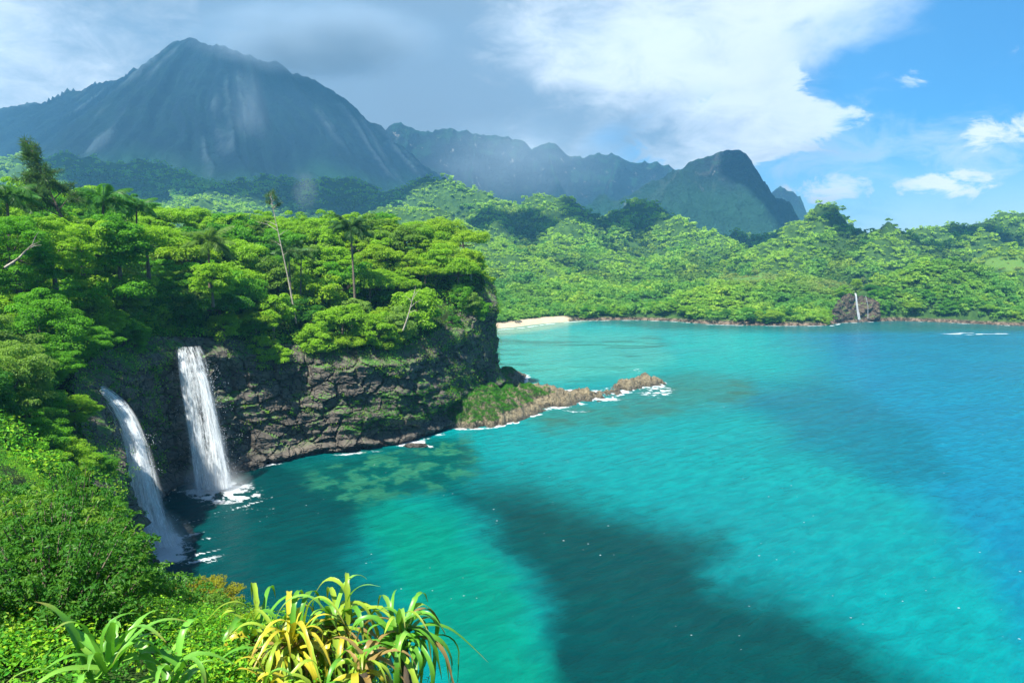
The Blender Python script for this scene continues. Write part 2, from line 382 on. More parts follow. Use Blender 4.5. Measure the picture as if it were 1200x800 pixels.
# ------------------------------------------------------------------ far terrain: hills behind the bay
def ridge_h(X, Y, lines, kx=1.0):
    Hh = np.full(X.shape, -1e9)
    for pts, s in lines:
        pts = np.array([px(*p) for p in pts])*np.array([kx, 1, 1])
        for i in range(len(pts)-1):
            d, t = seg_dist(X*kx, Y, pts[i, :2], pts[i+1, :2])
            Hh = np.maximum(Hh, pts[i, 2]+(pts[i+1, 2]-pts[i, 2])*t-s*d*(1-.18*np.exp(-d/60)))
    return Hh
SHORE = np.array([(-900, 380)]+[tuple(g(u, v)) for u, v in [(540, 387), (575, 386.5), (610, 384), (640, 379.5), (680, 376), (740, 375), (790, 376.5), (830, 380), (880, 381.5), (930, 382), (972, 381.5), (986, 378.5), (1010, 377.5), (1050, 376), (1100, 377.5), (1150, 380), (1190, 381.5), (1250, 383), (1340, 386)]]+[(700, 420), (1250, 500), (1250, 1700), (-1900, 1700), (-1900, 380)])
far_lines = [
    ([(1000, 352, 445), (1035, 326, 452), (1075, 308, 462), (1115, 302, 470), (1150, 312, 475), (1200, 340, 470), (1260, 352, 470)], .75),
    ([(1060, 330, 600), (1140, 316, 575), (1185, 302, 570), (1290, 292, 570)], .45),
    ([(780, 362, 445), (830, 340, 462), (880, 327, 480), (930, 327, 480), (975, 345, 460)], .6),
    ([(700, 345, 560), (790, 335, 560), (870, 318, 590), (950, 325, 560)], .4),
    ([(830, 316, 760), (880, 305, 720), (935, 276, 790), (985, 252, 850), (1020, 249, 870), (1060, 250, 880), (1100, 249, 890), (1130, 254, 900), (1160, 272, 900), (1190, 256, 950), (1215, 248, 970), (1290, 244, 980)], .55),
    ([(1060, 252, 880), (1040, 275, 760), (1010, 305, 660)], .6), ([(985, 254, 850), (945, 285, 730), (900, 315, 620)], .6), ([(1130, 256, 900), (1150, 285, 740)], .6),
    ([(1215, 250, 970), (1240, 280, 800)], .5),
    ([(668, 240, 1180), (700, 245, 1180), (738, 240, 1150), (770, 252, 1080), (805, 256, 1020), (828, 266, 980), (850, 288, 880), (880, 308, 760)], .6),
    ([(805, 258, 1020), (790, 285, 880), (775, 308, 760)], .55), ([(738, 244, 1140), (725, 275, 1000), (730, 300, 820)], .55),
    ([(850, 284, 1250), (890, 272, 1300), (930, 276, 1200)], .5),
    ([(300, 222, 1500), (400, 224, 1420), (450, 221, 1380), (500, 222, 1350), (560, 226, 1300), (600, 231, 1250), (645, 230, 1200), (660, 244, 1120), (670, 262, 1000), (664, 280, 880), (640, 300, 780)], .62),
    ([(670, 264, 990), (705, 292, 820), (745, 308, 720)], .55), ([(560, 228, 1300), (575, 262, 1050), (590, 290, 850)], .65), ([(480, 224, 1360), (500, 250, 1150), (530, 268, 980)], .65),
    ([(440, 262, 900), (510, 266, 860), (550, 276, 820), (585, 296, 740), (640, 318, 650), (700, 338, 570)], .42),
    ([(560, 345, 520), (650, 340, 540), (740, 345, 520)], .3),
    ([(-260, 190, 1500), (-100, 190, 1560), (0, 178, 1560), (60, 163, 1600), (95, 152, 1680), (140, 160, 1640), (200, 170, 1620), (280, 186, 1560), (340, 205, 1500), (420, 222, 1420)], .5),
    ([(95, 154, 1680), (60, 190, 1400), (20, 225, 1150)], .5), ([(200, 172, 1620), (240, 205, 1350), (260, 230, 1150)], .5), ([(0, 182, 1560), (-60, 215, 1250)], .5),
]
def far_h(X, Y):
    d = poly_sd(X, Y, SHORE)
    base = 1.2+np.clip(d, 0, 400)*.035
    Hh = ridge_h(X, Y, far_lines)
    kk = 10.
    Hh = np.maximum(base, Hh)+kk*.35*np.exp(-np.abs(base-Hh)/kk)
    Hh = np.minimum(Hh, 1.5+np.clip(d, 0, 1e9)*1.0)
    amp = np.clip((Hh-10)/70, 0, 1)
    Hh = Hh+amp*(ridged(X/150., Y/170., o=4, seed=51)-.3)*46+fbm(X/30., Y/30., o=3, seed=61)*2.2*np.clip(Hh/15, 0, 1)
    e = sstep(d, -1, 5+10*sstep(X, 60, -10))
    return np.where(d < -1, -3, -1+(Hh+1)*e)
xs = np.r_[np.arange(-1900, -160, 14), np.arange(-160, 760, 4), np.arange(760, 1260, 14)]; ys = np.r_[np.arange(372, 470, 2.), np.arange(470, 1000, 5), np.arange(1000, 1710, 9)]
X, Y = np.meshgrid(xs, ys, indexing='ij'); FZ = far_h(X, Y)
M_HILL = ground_material('hill_cover', (.020, .052, .012), (.050, .105, .018), .12, 2.)
# beach sand, brown grass and shore rock belong to this ground
def hill_material():
    m, nt = material('island_ground'); geo = nt.n.new('ShaderNodeNewGeometry'); pos = geo.outputs['Position']
    s = nt.n.new('ShaderNodeSeparateXYZ'); nt.l.new(pos, s.inputs[0])
    n = nt.noise(pos, .12, 8, .65); n2 = nt.noise(pos, .012, 4)
    c = nt.mix(nt.ss(n, .35, .68), (.020, .052, .012), (.050, .105, .018))
    dry = nt.add('ShaderNodeAttribute', attribute_name='dry', out='Fac')
    c = nt.mix(nt.ss(nt.m('ADD', dry, nt.m('MULTIPLY', nt.m('SUBTRACT', n, .5), .7)), .35, .6), c, nt.mix(n, (.05, .13, .02), (.11, .18, .035)))
    sand = nt.add('ShaderNodeAttribute', attribute_name='sand', out='Fac')
    sf = nt.ss(nt.m('ADD', sand, nt.m('MULTIPLY', nt.m('SUBTRACT', n, .5), .5)), .4, .55)
    c = nt.mix(sf, c, nt.mix(nt.noise(pos, 1.2, 5), (.34, .25, .17), (.52, .42, .31)))
    rk = nt.m('MULTIPLY', nt.ss(nt.m('ADD', s.outputs[2], nt.m('MULTIPLY', n2, 3.0)), 4.2, 2.6), nt.m('SUBTRACT', 1.0, sf))
    c = nt.mix(rk, c, nt.mix(nt.ss(nt.noise(pos, .5, 6, .7), .4, .65), (.03, .024, .018), (.19, .14, .10)))
    bp = nt.add('ShaderNodeBump', {'Height': n, 'Strength': 1., 'Distance': 1.5})
    finish(nt, nt.add('ShaderNodeBsdfPrincipled', {'Base Color': c, 'Roughness': .95, 'Specular IOR Level': .1, 'Normal': bp})); return m
shd = poly_sd(X, Y, SHORE)
sandm = sstep(shd, 22, 10)*sstep(X, 62, 8)*1.0
uu, vv_, zc = project(X, Y, FZ)
def el2(u, v, u0, v0, a, b): return np.exp(-((u-u0)/a)**2-((v-v0)/b)**2)
drym = (el2(uu, vv_, 880, 324, 38, 7)*.9+el2(uu, vv_, 985, 334, 40, 8)*.7+el2(uu, vv_, 1185, 308, 40, 10)*1.0)*((Y < 620) & (Y > 430))
o = obj('hills', mesh_np('hills', np.stack([X, Y, FZ], -1).reshape(-1, 3), gridF(len(xs), len(ys)), hill_material(),
        attrs={'sand': ('POINT', sandm), 'dry': ('POINT', drym)})); tag(o, kind='structure')
from_far = (xs, ys, FZ)
def sample_grid(G, x, y):
    gx, gy, gz = G
    i = np.clip(np.searchsorted(gx, x)-1, 0, len(gx)-2); j = np.clip(np.searchsorted(gy, y)-1, 0, len(gy)-2)
    a = np.clip((x-gx[i])/(gx[i+1]-gx[i]), 0, 1); b = np.clip((y-gy[j])/(gy[j+1]-gy[j]), 0, 1)
    return gz[i, j]*(1-a)*(1-b)+gz[i+1, j]*a*(1-b)+gz[i, j+1]*(1-a)*b+gz[i+1, j+1]*a*b

# ------------------------------------------------------------------ mountains
def mountain_material(name, rock, rock2, green, zlo, zhi, gamt=1.0, bare=0.0, gn=1.0, bump=14.):
    m, nt = material(name); geo = nt.n.new('ShaderNodeNewGeometry'); pos = geo.outputs['Position']
    s = nt.n.new('ShaderNodeSeparateXYZ'); nt.l.new(pos, s.inputs[0])
    nz = nt.n.new('ShaderNodeSeparateXYZ'); nt.l.new(geo.outputs['Normal'], nz.inputs[0])
    gul = nt.add('ShaderNodeAttribute', attribute_name='gully', out='Fac')
    n = nt.noise(pos, .02, 8, .68); n2 = nt.noise(pos, .005, 5, .6)
    c = nt.mix(nt.ss(nt.m('ADD', gul, nt.m('MULTIPLY', nt.m('SUBTRACT', n, .5), .8)), .25, .9), rock, rock2)
    if bare: c = nt.mix(nt.m('MULTIPLY', nt.ss(nt.noise(nt.mapping(pos, (1, 1, .5)), .03, 6, .7), .60, .68), bare), c, (.30, .28, .26))
    gf = nt.m('MULTIPLY', nt.ss(nt.m('ADD', s.outputs[2], nt.m('MULTIPLY', nt.m('SUBTRACT', n2, .5), (zhi-zlo)*1.5)), zhi, zlo), gamt)
    gf = nt.m('MAXIMUM', gf, nt.m('MULTIPLY', nt.ss(nt.m('ADD', nz.outputs[2], nt.m('MULTIPLY', nt.m('SUBTRACT', n, .5), .8)), .66, .82), gn))
    c = nt.mix(gf, c, nt.mix(n, green, tuple(x*2.0 for x in green)))
    bp = nt.add('ShaderNodeBump', {'Height': nt.m('ADD', n, nt.m('MULTIPLY', nt.noise(pos, .09, 6, .7), .45)), 'Strength': 1., 'Distance': bump})
    finish(nt, nt.add('ShaderNodeBsdfPrincipled', {'Base Color': c, 'Roughness': .95, 'Specular IOR Level': .1, 'Normal': bp})); return m
# volcano
vx = np.arange(-2500, 260, 7.); vy = np.arange(1650, 2900, 8.)
X, Y = np.meshgrid(vx, vy, indexing='ij')
vl = [([(-220, 175, 2350), (-100, 152, 2350), (0, 131, 2350), (50, 121, 2350), (100, 105, 2350), (150, 84, 2350), (182, 67, 2340), (203, 50, 2330), (222, 44, 2325), (245, 49, 2320), (300, 66, 2330), (345, 83, 2340), (380, 101, 2340), (402, 115, 2340), (418, 130, 2340), (445, 153, 2340), (480, 179, 2340), (510, 202, 2340), (545, 224, 2340), (600, 250, 2340)], .80)]
apex = px(235, 30, 2400)
Zv = ridge_h(X, Y, vl, 1.5)
ang = np.arctan2(X-apex[0], -(Y-apex[1]-260)); rad = np.hypot(X-apex[0], Y-apex[1])
dd = np.clip((apex[2]-Zv)/250, 0, 1)
wob = .10*fbm(X/260, Y/260, o=3, seed=77)
gl = ridged((ang+wob)*11, rad/1500, o=4, seed=71)
gl2 = ridged((ang+wob*.6)*26, rad/900, o=3, seed=72)
Zv = Zv+dd*(gl*34+gl2*15-20)+fbm(X/60, Y/60, o=4, seed=73)*7
Zv = np.maximum(Zv, -5)
fan = np.clip(.5+.5*gl, 0, 1)*.6+np.clip(.5+.5*gl2, 0, 1)*.4
M_VOLC = mountain_material('volcanic_slope', (.004, .012, .022), (.038, .058, .074), (.012, .046, .022), 130, 330, gn=.10)  # blue haze and shade put into the rock colours
o = obj('mountain', mesh_np('volcano', np.stack([X, Y, Zv], -1).reshape(-1, 3), gridF(len(vx), len(vy)), M_VOLC, attrs={'gully': ('POINT', sstep(fan, .52, .95)*sstep(fbm(X/130, Y/200, o=4, seed=75), -.35, .4))})); tag(o, 'dark conical volcano with fluted slopes and its summit in the clouds', kind='structure')
# rocky peak over the bay
mx = np.arange(200, 1000, 5.); my = np.arange(1450, 2400, 5.)
X, Y = np.meshgrid(mx, my, indexing='ij')
Zm = ridge_h(X, Y, [
    ([(640, 245, 1950), (700, 232, 1950), (740, 222, 1900), (775, 203, 1900), (798, 196, 1900), (806, 190, 1900), (822, 187, 1900), (838, 179, 1900), (848, 175, 1900), (866, 174, 1900), (880, 186, 1900), (888, 200, 1900), (893, 212, 1900)], 1.15),
    ([(893, 212, 1900), (905, 219, 1900), (917, 225, 1890), (921, 240, 1880), (926, 262, 1860), (960, 280, 1800)], 1.0),
    ([(866, 176, 1900), (862, 235, 1760), (900, 262, 1700), (930, 285, 1600)], .9), ([(806, 192, 1900), (775, 240, 1720), (760, 268, 1560)], .75), ([(838, 181, 1900), (830, 240, 1740)], .9)], 2.3)
Zm = Zm+(ridged(X/95, Y/95, o=5, seed=81)-.3)*30*np.clip((300-Zm)/130+.25, .2, 1)+(ridged(X/28, Y/44, o=4, seed=82)-.2)*13*np.clip((320-Zm)/100+.35, .3, 1)
gm = sstep(ridged(X/60, Y/40, o=3, seed=85), .0, .8)
Zm = np.maximum(Zm, 20)
M_PEAK = mountain_material('peak_slope', (.014, .026, .036), (.055, .062, .066), (.013, .046, .028), 150, 300, bare=.8, gn=.6, bump=34.)  # peak and far ridge: blue haze put into rock and green
o = obj('mountain', mesh_np('rocky_peak', np.stack([X, Y, Zm], -1).reshape(-1, 3), gridF(len(mx), len(my)), M_PEAK, attrs={'gully': ('POINT', gm)})); tag(o, 'rounded rocky peak with bare cliffs standing over the green hills', kind='structure')
# long far ridge, and the last peaks beyond
fx = np.arange(-700, 1150, 9.); fy = np.arange(2300, 3050, 9.)
X, Y = np.meshgrid(fx, fy, indexing='ij')
Zf = ridge_h(X, Y, [
    ([(400, 175, 2700), (440, 158, 2700), (458, 143, 2700), (470, 140, 2700), (488, 148, 2700), (505, 150, 2700), (520, 146, 2700), (535, 152, 2700), (560, 157, 2700), (600, 157, 2700), (612, 166, 2700), (622, 172, 2700), (640, 166, 2700), (652, 168, 2700), (664, 180, 2700), (684, 186, 2700), (702, 182, 2700), (725, 181, 2700), (738, 189, 2700), (768, 186, 2700), (795, 198, 2700), (830, 215, 2700)], 1.1),
    ([(560, 158, 2700), (550, 200, 2500)], 1.), ([(640, 168, 2700), (655, 215, 2450)], 1.), ([(725, 183, 2700), (715, 220, 2500)], 1.), ([(480, 146, 2700), (470, 190, 2480)], 1.),
    ([(880, 235, 2850), (903, 226, 2850), (914, 217, 2850), (925, 224, 2850), (933, 230, 2850), (944, 230, 2850), (952, 245, 2850), (962, 262, 2850)], 1.2), ([(952, 252, 2950), (962, 243, 2950), (980, 242, 2950), (1000, 256, 2950)], .9)], 2.0)
Zf = Zf+(ridged(X/90, Y/140, o=4, seed=91)-.3)*22+ridged(X/30, Y/150, o=3, seed=92)*7
Zf = np.maximum(Zf, 10)
o = obj('mountain', mesh_np('far_ridge', np.stack([X, Y, Zf], -1).reshape(-1, 3), gridF(len(fx), len(fy)), M_PEAK, attrs={'gully': ('POINT', np.zeros(Zf.size))})); tag(o, 'long jagged ridge fading into blue rain haze behind the hills', kind='structure')

# ------------------------------------------------------------------ the sea
def softpoly(u, v, Q, blur):
    return sstep(poly_sd(u, v, np.array(Q, float)), -blur, blur)
wy = np.r_[np.arange(-60, 30, 6.), np.geomspace(30, 520, 620), np.geomspace(530, 3050, 25)]
wt = np.r_[np.linspace(-6, -1.05, 10), np.linspace(-1, 1, 700), np.linspace(1.05, 6, 10)]
Yw, Tw = np.meshgrid(wy, wt, indexing='ij')
Xw = Tw*np.maximum(np.abs(Yw), 25)*.80
Xw = np.clip(Xw, -2450, 1420)
u, v, zc = project(Xw, Yw, 0*Xw); ok = zc > 1
u = np.where(ok, u, 600); v = np.where(ok, v, 1600)
kw = np.clip((v-380)/250, .05, 1.2); wu = u+(fbm(Xw/16, Yw/16, o=6, seed=101, gain=.6)*34+fbm(Xw/2.2, Yw/2.2, o=3, seed=103)*9)*kw; wv = v+(fbm(Xw/16, Yw/16, o=6, seed=102, gain=.6)*22+fbm(Xw/2.2, Yw/2.2, o=3, seed=104)*7)*kw
def srgb(r, g_, b): 
    c = np.array([r, g_, b])/255.; return np.where(c <= .04045, c/12.92, ((c+.055)/1.055)**2.4)
colw = np.zeros(Xw.shape+(3,)); colw[:] = srgb(10, 160, 165)
def lay(mask, c, k=1.0):
    global colw
    colw = colw*(1-(mask*k)[..., None])+np.array(c)*(mask*k)[..., None]
lay(sstep(wv, 470, 395)*sstep(wu, 1060, 860), srgb(45, 185, 182))
lay(sstep(wu-(wv-385)*.78, 860, 985), srgb(18, 142, 178))                                 # open blue water on the right
lay(softpoly(wu, wv, [(640, 640), (700, 560), (900, 590), (1300, 900), (900, 900)], 60), srgb(4, 148, 155), .5)
lay(softpoly(wu, wv, [(835, 462), (900, 452), (960, 446), (1010, 460), (1080, 500), (1130, 560), (1060, 570), (985, 545), (925, 530), (925, 505), (880, 480)], 18), srgb(6, 122, 148), .8)
lay(softpoly(wu, wv, [(430, 525), (530, 560), (620, 562), (690, 590), (760, 612), (835, 640), (855, 690), (940, 715), (1010, 750), (1100, 815), (1150, 1500), (660, 1500), (640, 720), (560, 612), (480, 575), (300, 700), (280, 1500), (-400, 1500), (-200, 380), (330, 520)], 40), srgb(0, 78, 80))  # broad dark teal patch laid into the water colour
lay(softpoly(wu, wv, [(415, 600), (450, 588), (520, 600), (575, 640), (612, 700), (650, 780), (690, 860), (560, 860), (505, 760), (455, 690), (425, 650)], 26), srgb(8, 150, 130))
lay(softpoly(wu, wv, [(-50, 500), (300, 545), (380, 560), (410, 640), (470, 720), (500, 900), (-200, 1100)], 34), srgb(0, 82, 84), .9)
lay(softpoly(wu, wv, [(330, 548), (470, 520), (560, 520), (545, 560), (470, 575), (400, 570)], 16), srgb(10, 120, 112), .8)
lay(softpoly(wu, wv, [(575, 388), (640, 384), (760, 392), (790, 420), (730, 440), (600, 448), (560, 440)], 10), srgb(110, 190, 178), .75)
lay(softpoly(wu, wv, [(640, 372), (800, 372), (1230, 372), (1230, 388), (960, 390), (760, 385)], 4), srgb(55, 120, 110), .8)
lay(softpoly(wu, wv, [(560, 380), (615, 379), (668, 371), (690, 376), (640, 386), (596, 392), (560, 396)], 3.0), srgb(205, 205, 175), .85)
stre = sstep(fbm(Xw/26+.4*fbm(Xw/9, Yw/9, seed=5), Yw/7., o=4, seed=111), .05, .5)
lay(stre*softpoly(wu, wv, [(572, 392), (770, 388), (800, 425), (700, 445), (580, 448)], 8), srgb(72, 130, 122), .8)
reef = softpoly(wu, wv, [(600, 490), (650, 478), (720, 472), (760, 440), (800, 436), (880, 448), (880, 468), (800, 480), (720, 498), (640, 505)], 12)
lay(reef, srgb(62, 140, 130), .75)
lay(reef*sstep(fbm(Xw/6, Yw/5, o=4, seed=115), .0, .5), srgb(88, 110, 88), .6)
rn_ = fbm(Xw/3.4, Yw/4.4, o=6, seed=27, gain=.62); rk = sstep(rn_, -.02, .16)*(1-.8*sstep(np.abs(fbm(Xw/2.3, Yw/3., o=3, seed=28)), .09, .0)); rk2 = sstep(rn_, .14, .3)
shelf = softpoly(wu, wv, [(395, 552), (440, 536), (470, 524), (525, 514), (556, 522), (548, 550), (500, 575), (430, 572)], 12)
shelf = softpoly(wu, wv, [(360, 562), (395, 540), (440, 528), (480, 518), (540, 512), (562, 524), (552, 556), (500, 582), (430, 590), (380, 585)], 12)
lay(shelf, srgb(4, 92, 88), .75)
lay(shelf*rk, srgb(30, 126, 110), .65)
lay(shelf*rk2, srgb(100, 156, 116), .5)
# foam
foam = np.zeros(Xw.shape)
fn = fbm(Xw/1.6, Yw/1.6, o=5, seed=121, gain=.65); fl = fbm(Xw/5.5, Yw/3., o=4, seed=122)
spz = np.where((Xw > sx[0]) & (Xw < sx[-1]) & (Yw > sy[0]) & (Yw < sy[-1]), sample_grid(SPG, Xw, Yw), -9)
near = sstep(spz, -1.49, -.5)
foam = np.maximum(foam, near*sstep(fn+fl*.6, -.45, .3)*1.0)
foam = np.maximum(foam, el2(u, v, 770, 459, 24, 8)*1.1*sstep(fn, -.35, .35))
foam = np.maximum(foam, el2(u, v, 690, 469, 38, 5)*1.2*sstep(fn+fl, -.3, .4))
foam = np.maximum(foam, el2(u, v, 740, 434, 30, 3.5)*.8*sstep(fn+fl, -.1, .6))
foam = np.maximum(foam, el2(u, v, 655, 482, 40, 3)*.9*sstep(fn+fl, -.1, .5))
foam = np.maximum(foam, el2(u, v, 487, 521, 26, 4.5)*1.6*sstep(fn+fl, -.3, .5))
foam = np.maximum(foam, el2(u, v, 262, 577, 44, 12)*1.7*sstep(fn+fl, -.7, .4))
foam = np.maximum(foam, el2(u, v, 192, 642, 30, 18)*1.9*sstep(fn+fl, -.6, .4))
strk = fbm((Xw*.8+Yw*.6)/4.5, (Yw*.8-Xw*.6)/.9, o=4, seed=123)
foam = np.maximum(foam, el2(u, v, 226, 642, 40, 42)*.95*sstep(strk, .08, .5))
foam = np.maximum(foam, el2(u, v, 280, 590, 60, 26)*.7*sstep(strk, .15, .5))
fsd = poly_sd(Xw, Yw, SHORE)
foam = np.maximum(foam, np.exp(-((fsd+1.2)/1.3)**2)*sstep(fl, -.35, .25)*1.0)
foam = np.maximum(foam, el2(u, v, 1150, 391, 60, 4)*.9*sstep(fbm(Xw/14, Yw/4, o=3, seed=125), .1, .45))
csd = poly_sd(Xw, Yw, P)
foam = np.maximum(foam, np.exp(-((csd+3.4)/1.3)**2)*sstep(fl+fn*.4, -.15, .5)*.8)
foam = np.clip(foam, 0, 1)
m, nt = material('sea_water')
base = nt.add('ShaderNodeAttribute', attribute_name='water_colour', out='Color'); fo = nt.add('ShaderNodeAttribute', attribute_name='foam', out='Fac')
pos = nt.add('ShaderNodeNewGeometry', out='Position')
wavev = nt.mapping(pos, (1, 1, 1), (0, 0, R(-38)))
wn1 = nt.noise(nt.mapping(wavev, (.42, 1.0, 1)), .55, 6, .62, dist=.35); wn2 = nt.noise(nt.mapping(wavev, (.5, 1, 1)), 2.2, 5, .65, dist=.4); wn3 = nt.noise(pos, .045, 3, .5)
swell = nt.noise(nt.mapping(wavev, (.22, 1, 1)), .16, 4, .55, dist=.5); gust = nt.ss(nt.noise(nt.mapping(wavev, (.5, 1, 1)), .028, 5, .6), .35, .65)
hgt = nt.m('ADD', nt.m('MULTIPLY', nt.m('ADD', nt.m('MULTIPLY', wn1, .9), nt.m('MULTIPLY', wn2, .24)), nt.m('ADD', .55, nt.m('MULTIPLY', gust, .7))), nt.m('MULTIPLY', swell, 1.1))
bp = nt.add('ShaderNodeBump', {'Height': hgt, 'Strength': .75, 'Distance': 1.1})
sp1 = nt.add('ShaderNodeTexVoronoi', {'Vector': nt.mapping(pos, (1, 1.3, 0)), 'Scale': .42, 'Randomness': 1.0}, out=0)
capn = nt.noise(nt.mapping(wavev, (.35, 1, 1)), .9, 6, .7); capm = nt.noise(pos, .06, 3)
speck = nt.m('MULTIPLY', nt.ss(nt.m('ADD', sp1, nt.m('MULTIPLY', nt.m('SUBTRACT', wn2, .5), .25)), .055, .025), nt.ss(capm, .46, .58))
caps = nt.m('MULTIPLY', nt.ss(capn, .715, .76), nt.ss(capm, .52, .62))
fo2 = nt.m('MAXIMUM', nt.m('MAXIMUM', nt.ss(nt.m('ADD', fo, nt.m('MULTIPLY', nt.m('SUBTRACT', nt.noise(pos, 1.7, 7, .72, dist=.8), .5), 1.5)), .38, .80), nt.m('MULTIPLY', speck, .6)), nt.m('MULTIPLY', caps, .55))
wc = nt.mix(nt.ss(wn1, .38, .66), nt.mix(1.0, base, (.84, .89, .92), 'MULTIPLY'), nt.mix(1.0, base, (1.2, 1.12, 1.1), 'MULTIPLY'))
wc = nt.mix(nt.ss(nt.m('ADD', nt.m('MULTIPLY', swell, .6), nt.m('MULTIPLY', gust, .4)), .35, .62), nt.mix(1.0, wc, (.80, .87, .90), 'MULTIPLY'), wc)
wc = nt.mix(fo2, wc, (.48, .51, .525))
psh = nt.add('ShaderNodeBsdfPrincipled', {'Base Color': wc, 'Roughness': nt.m('ADD', .17, nt.m('MULTIPLY', fo2, .6)), 'IOR': 1.33, 'Specular IOR Level': .06, 'Normal': bp})
finish(nt, psh); M_SEA = m
o = obj('sea', mesh_np('sea', np.stack([Xw, Yw, 0*Xw], -1).reshape(-1, 3), gridF(len(wy), len(wt))[:, ::-1], M_SEA, attrs={'foam': ('POINT', foam)}, cols={'water_colour': ('POINT', colw.reshape(-1, 3)*np.array([.245, .455, .435]))})); tag(o, kind='structure')

# ------------------------------------------------------------------ air
m, nt = material('haze_air')
finish(nt, volume=nt.add('ShaderNodeVolumePrincipled', {'Color': (.20, .56, .92, 1), 'Density': .000155, 'Anisotropy': .1}))
hb = ((-2600, 1500), (-80, 3150), (-6, 1000))
Vb = np.array([(x, y, z) for x in hb[0] for y in hb[1] for z in hb[2]], float)
Fb = np.array([(0, 1, 3, 2), (4, 6, 7, 5), (0, 4, 5, 1), (2, 3, 7, 6), (0, 2, 6, 4), (1, 5, 7, 3)])
o = obj('haze', mesh_np('haze', Vb, Fb, m, smooth=False)); tag(o, kind='stuff')

# unseen clouds added above the air box to shade ridges, valleys and the peak
m, nt = material('shade_cloud_white'); finish(nt, nt.add('ShaderNodeMixShader', {0: .5, 1: nt.add('ShaderNodeBsdfDiffuse', {'Color': (.9, .9, .9, 1)}), 2: nt.add('ShaderNodeBsdfTranslucent', {'Color': (.9, .9, .9, 1)})}))
def shade_cloud(target, sx_, sy_, sz_, seed, top=2400):
    t = (top-target[2])/SUN.z; c = np.array(target)+np.array(SUN)*t
    th, ph = np.meshgrid(np.linspace(0, 2*np.pi, 121), np.linspace(.01, np.pi-.01, 60), indexing='ij')
    D_ = np.stack([np.sin(ph)*np.cos(th), np.sin(ph)*np.sin(th), np.cos(ph)], -1)
    k = 1+.55*fbm(D_[..., 0]*2.2, D_[..., 1]*2.2, D_[..., 2]*2.2+seed, o=5, seed=seed)
    k[-1] = k[0]
    V = D_*k[..., None]*np.array([sx_, sy_, sz_]); V[..., 2] = np.where(V[..., 2] < 0, V[..., 2]*.3, V[..., 2])
    o = obj('shade_cloud', mesh_np('shade_cloud', V.reshape(-1, 3), gridF(121, 60), m), None, tuple(c)); tag(o, kind='structure'); return o
shade_cloud((-420, 1520, 180), 520, 230, 90, 2)
shade_cloud((330, 1130, 110), 130, 130, 60, 5)
shade_cloud((690, 1850, 220), 110, 200, 60, 6)
for k_, (u, v, D, a_, b_) in enumerate([(585, 268, 1080, 90, 120), (728, 262, 1060, 80, 70), (1000, 270, 790, 38, 34), (1082, 276, 780, 44, 30), (1150, 262, 900, 40, 40)]): shade_cloud(tuple(px(u, v, D)), a_, b_, 40, 20+k_)

# ------------------------------------------------------------------ foliage builders
def leaf_quads(C, N, length, width, r):
    """diamond leaves at C, facing N"""
    n = len(C); N = unit(N)
    a = unit(np.cross(N, r.normal(size=(n, 3)))); b = np.cross(N, a)
    L = (np.asarray(length)*r.uniform(.7, 1.35, n))[:, None]; Wd = (np.asarray(width)*r.uniform(.7, 1.3, n))[:, None]
    V = np.stack([C-a*L*.5, C+b*Wd*.5+N*L*.06, C+a*L*.5-N*L*.12, C-b*Wd*.5+N*L*.06], 1)
    return V.reshape(-1, 3), np.arange(n*4).reshape(-1, 4)
def clump_cloud(cent, rad, per, leaf, r, flat=.55, up=.45, jit=.5, lo=-.35, wid=.55):
    n = len(cent)*per; ci = np.repeat(np.arange(len(cent)), per)
    d = unit(r.normal(size=(n, 3))); d[:, 2] = np.where(d[:, 2] < lo, -d[:, 2], d[:, 2])
    rr = rad[ci]*r.uniform(.72, 1.06, n)
    C = cent[ci]+d*rr[:, None]*np.array([1, 1, flat])
    N = unit(d*np.array([1, 1, 1/flat]))+np.array([0, 0, up])+r.normal(size=(n, 3))*jit
    V, Fq = leaf_quads(C, N, leaf, leaf*wid, r)
    return V, Fq, ci
def crown(seed, Rr, Hc, z0, nc, per, leaf, flat=.55, layered=0.0, rc=.30, umbrella=0.0, low=0):
    r = np.random.default_rng(seed)
    d = unit(r.normal(size=(nc, 3))); d[:, 2] = np.where((r.random(nc) < .42) & (low > 0), -np.abs(d[:, 2])*.8, np.abs(d[:, 2])*1.0-.25*(r.random(nc) < .45))
    q = r.uniform(.45, .95, nc)**.7
    lump = 1+.28*vnoise(d[:, 0]*1.9, d[:, 1]*1.9, d[:, 2]*1.9+seed, seed)
    c = d*(q*lump)[:, None]*np.array([Rr, Rr, Hc])
    if umbrella: c[:, 2] = c[:, 2]*(1-umbrella)+umbrella*Hc*(1-(np.hypot(c[:, 0], c[:, 1])/Rr)**2)
    if layered: c[:, 2] = np.round(c[:, 2]/layered)*layered+r.normal(size=nc)*.15
    c[:, 2] += z0
    rad = Rr*rc*r.uniform(.65, 1.25, nc)
    V, Fq, ci = clump_cloud(c, rad, per, leaf, r, flat)
    ct = r.uniform(-.5, .5, nc)
    tint = ct[ci]*.8+r.uniform(-.45, .45, len(ci))
    return V, Fq, tint, c
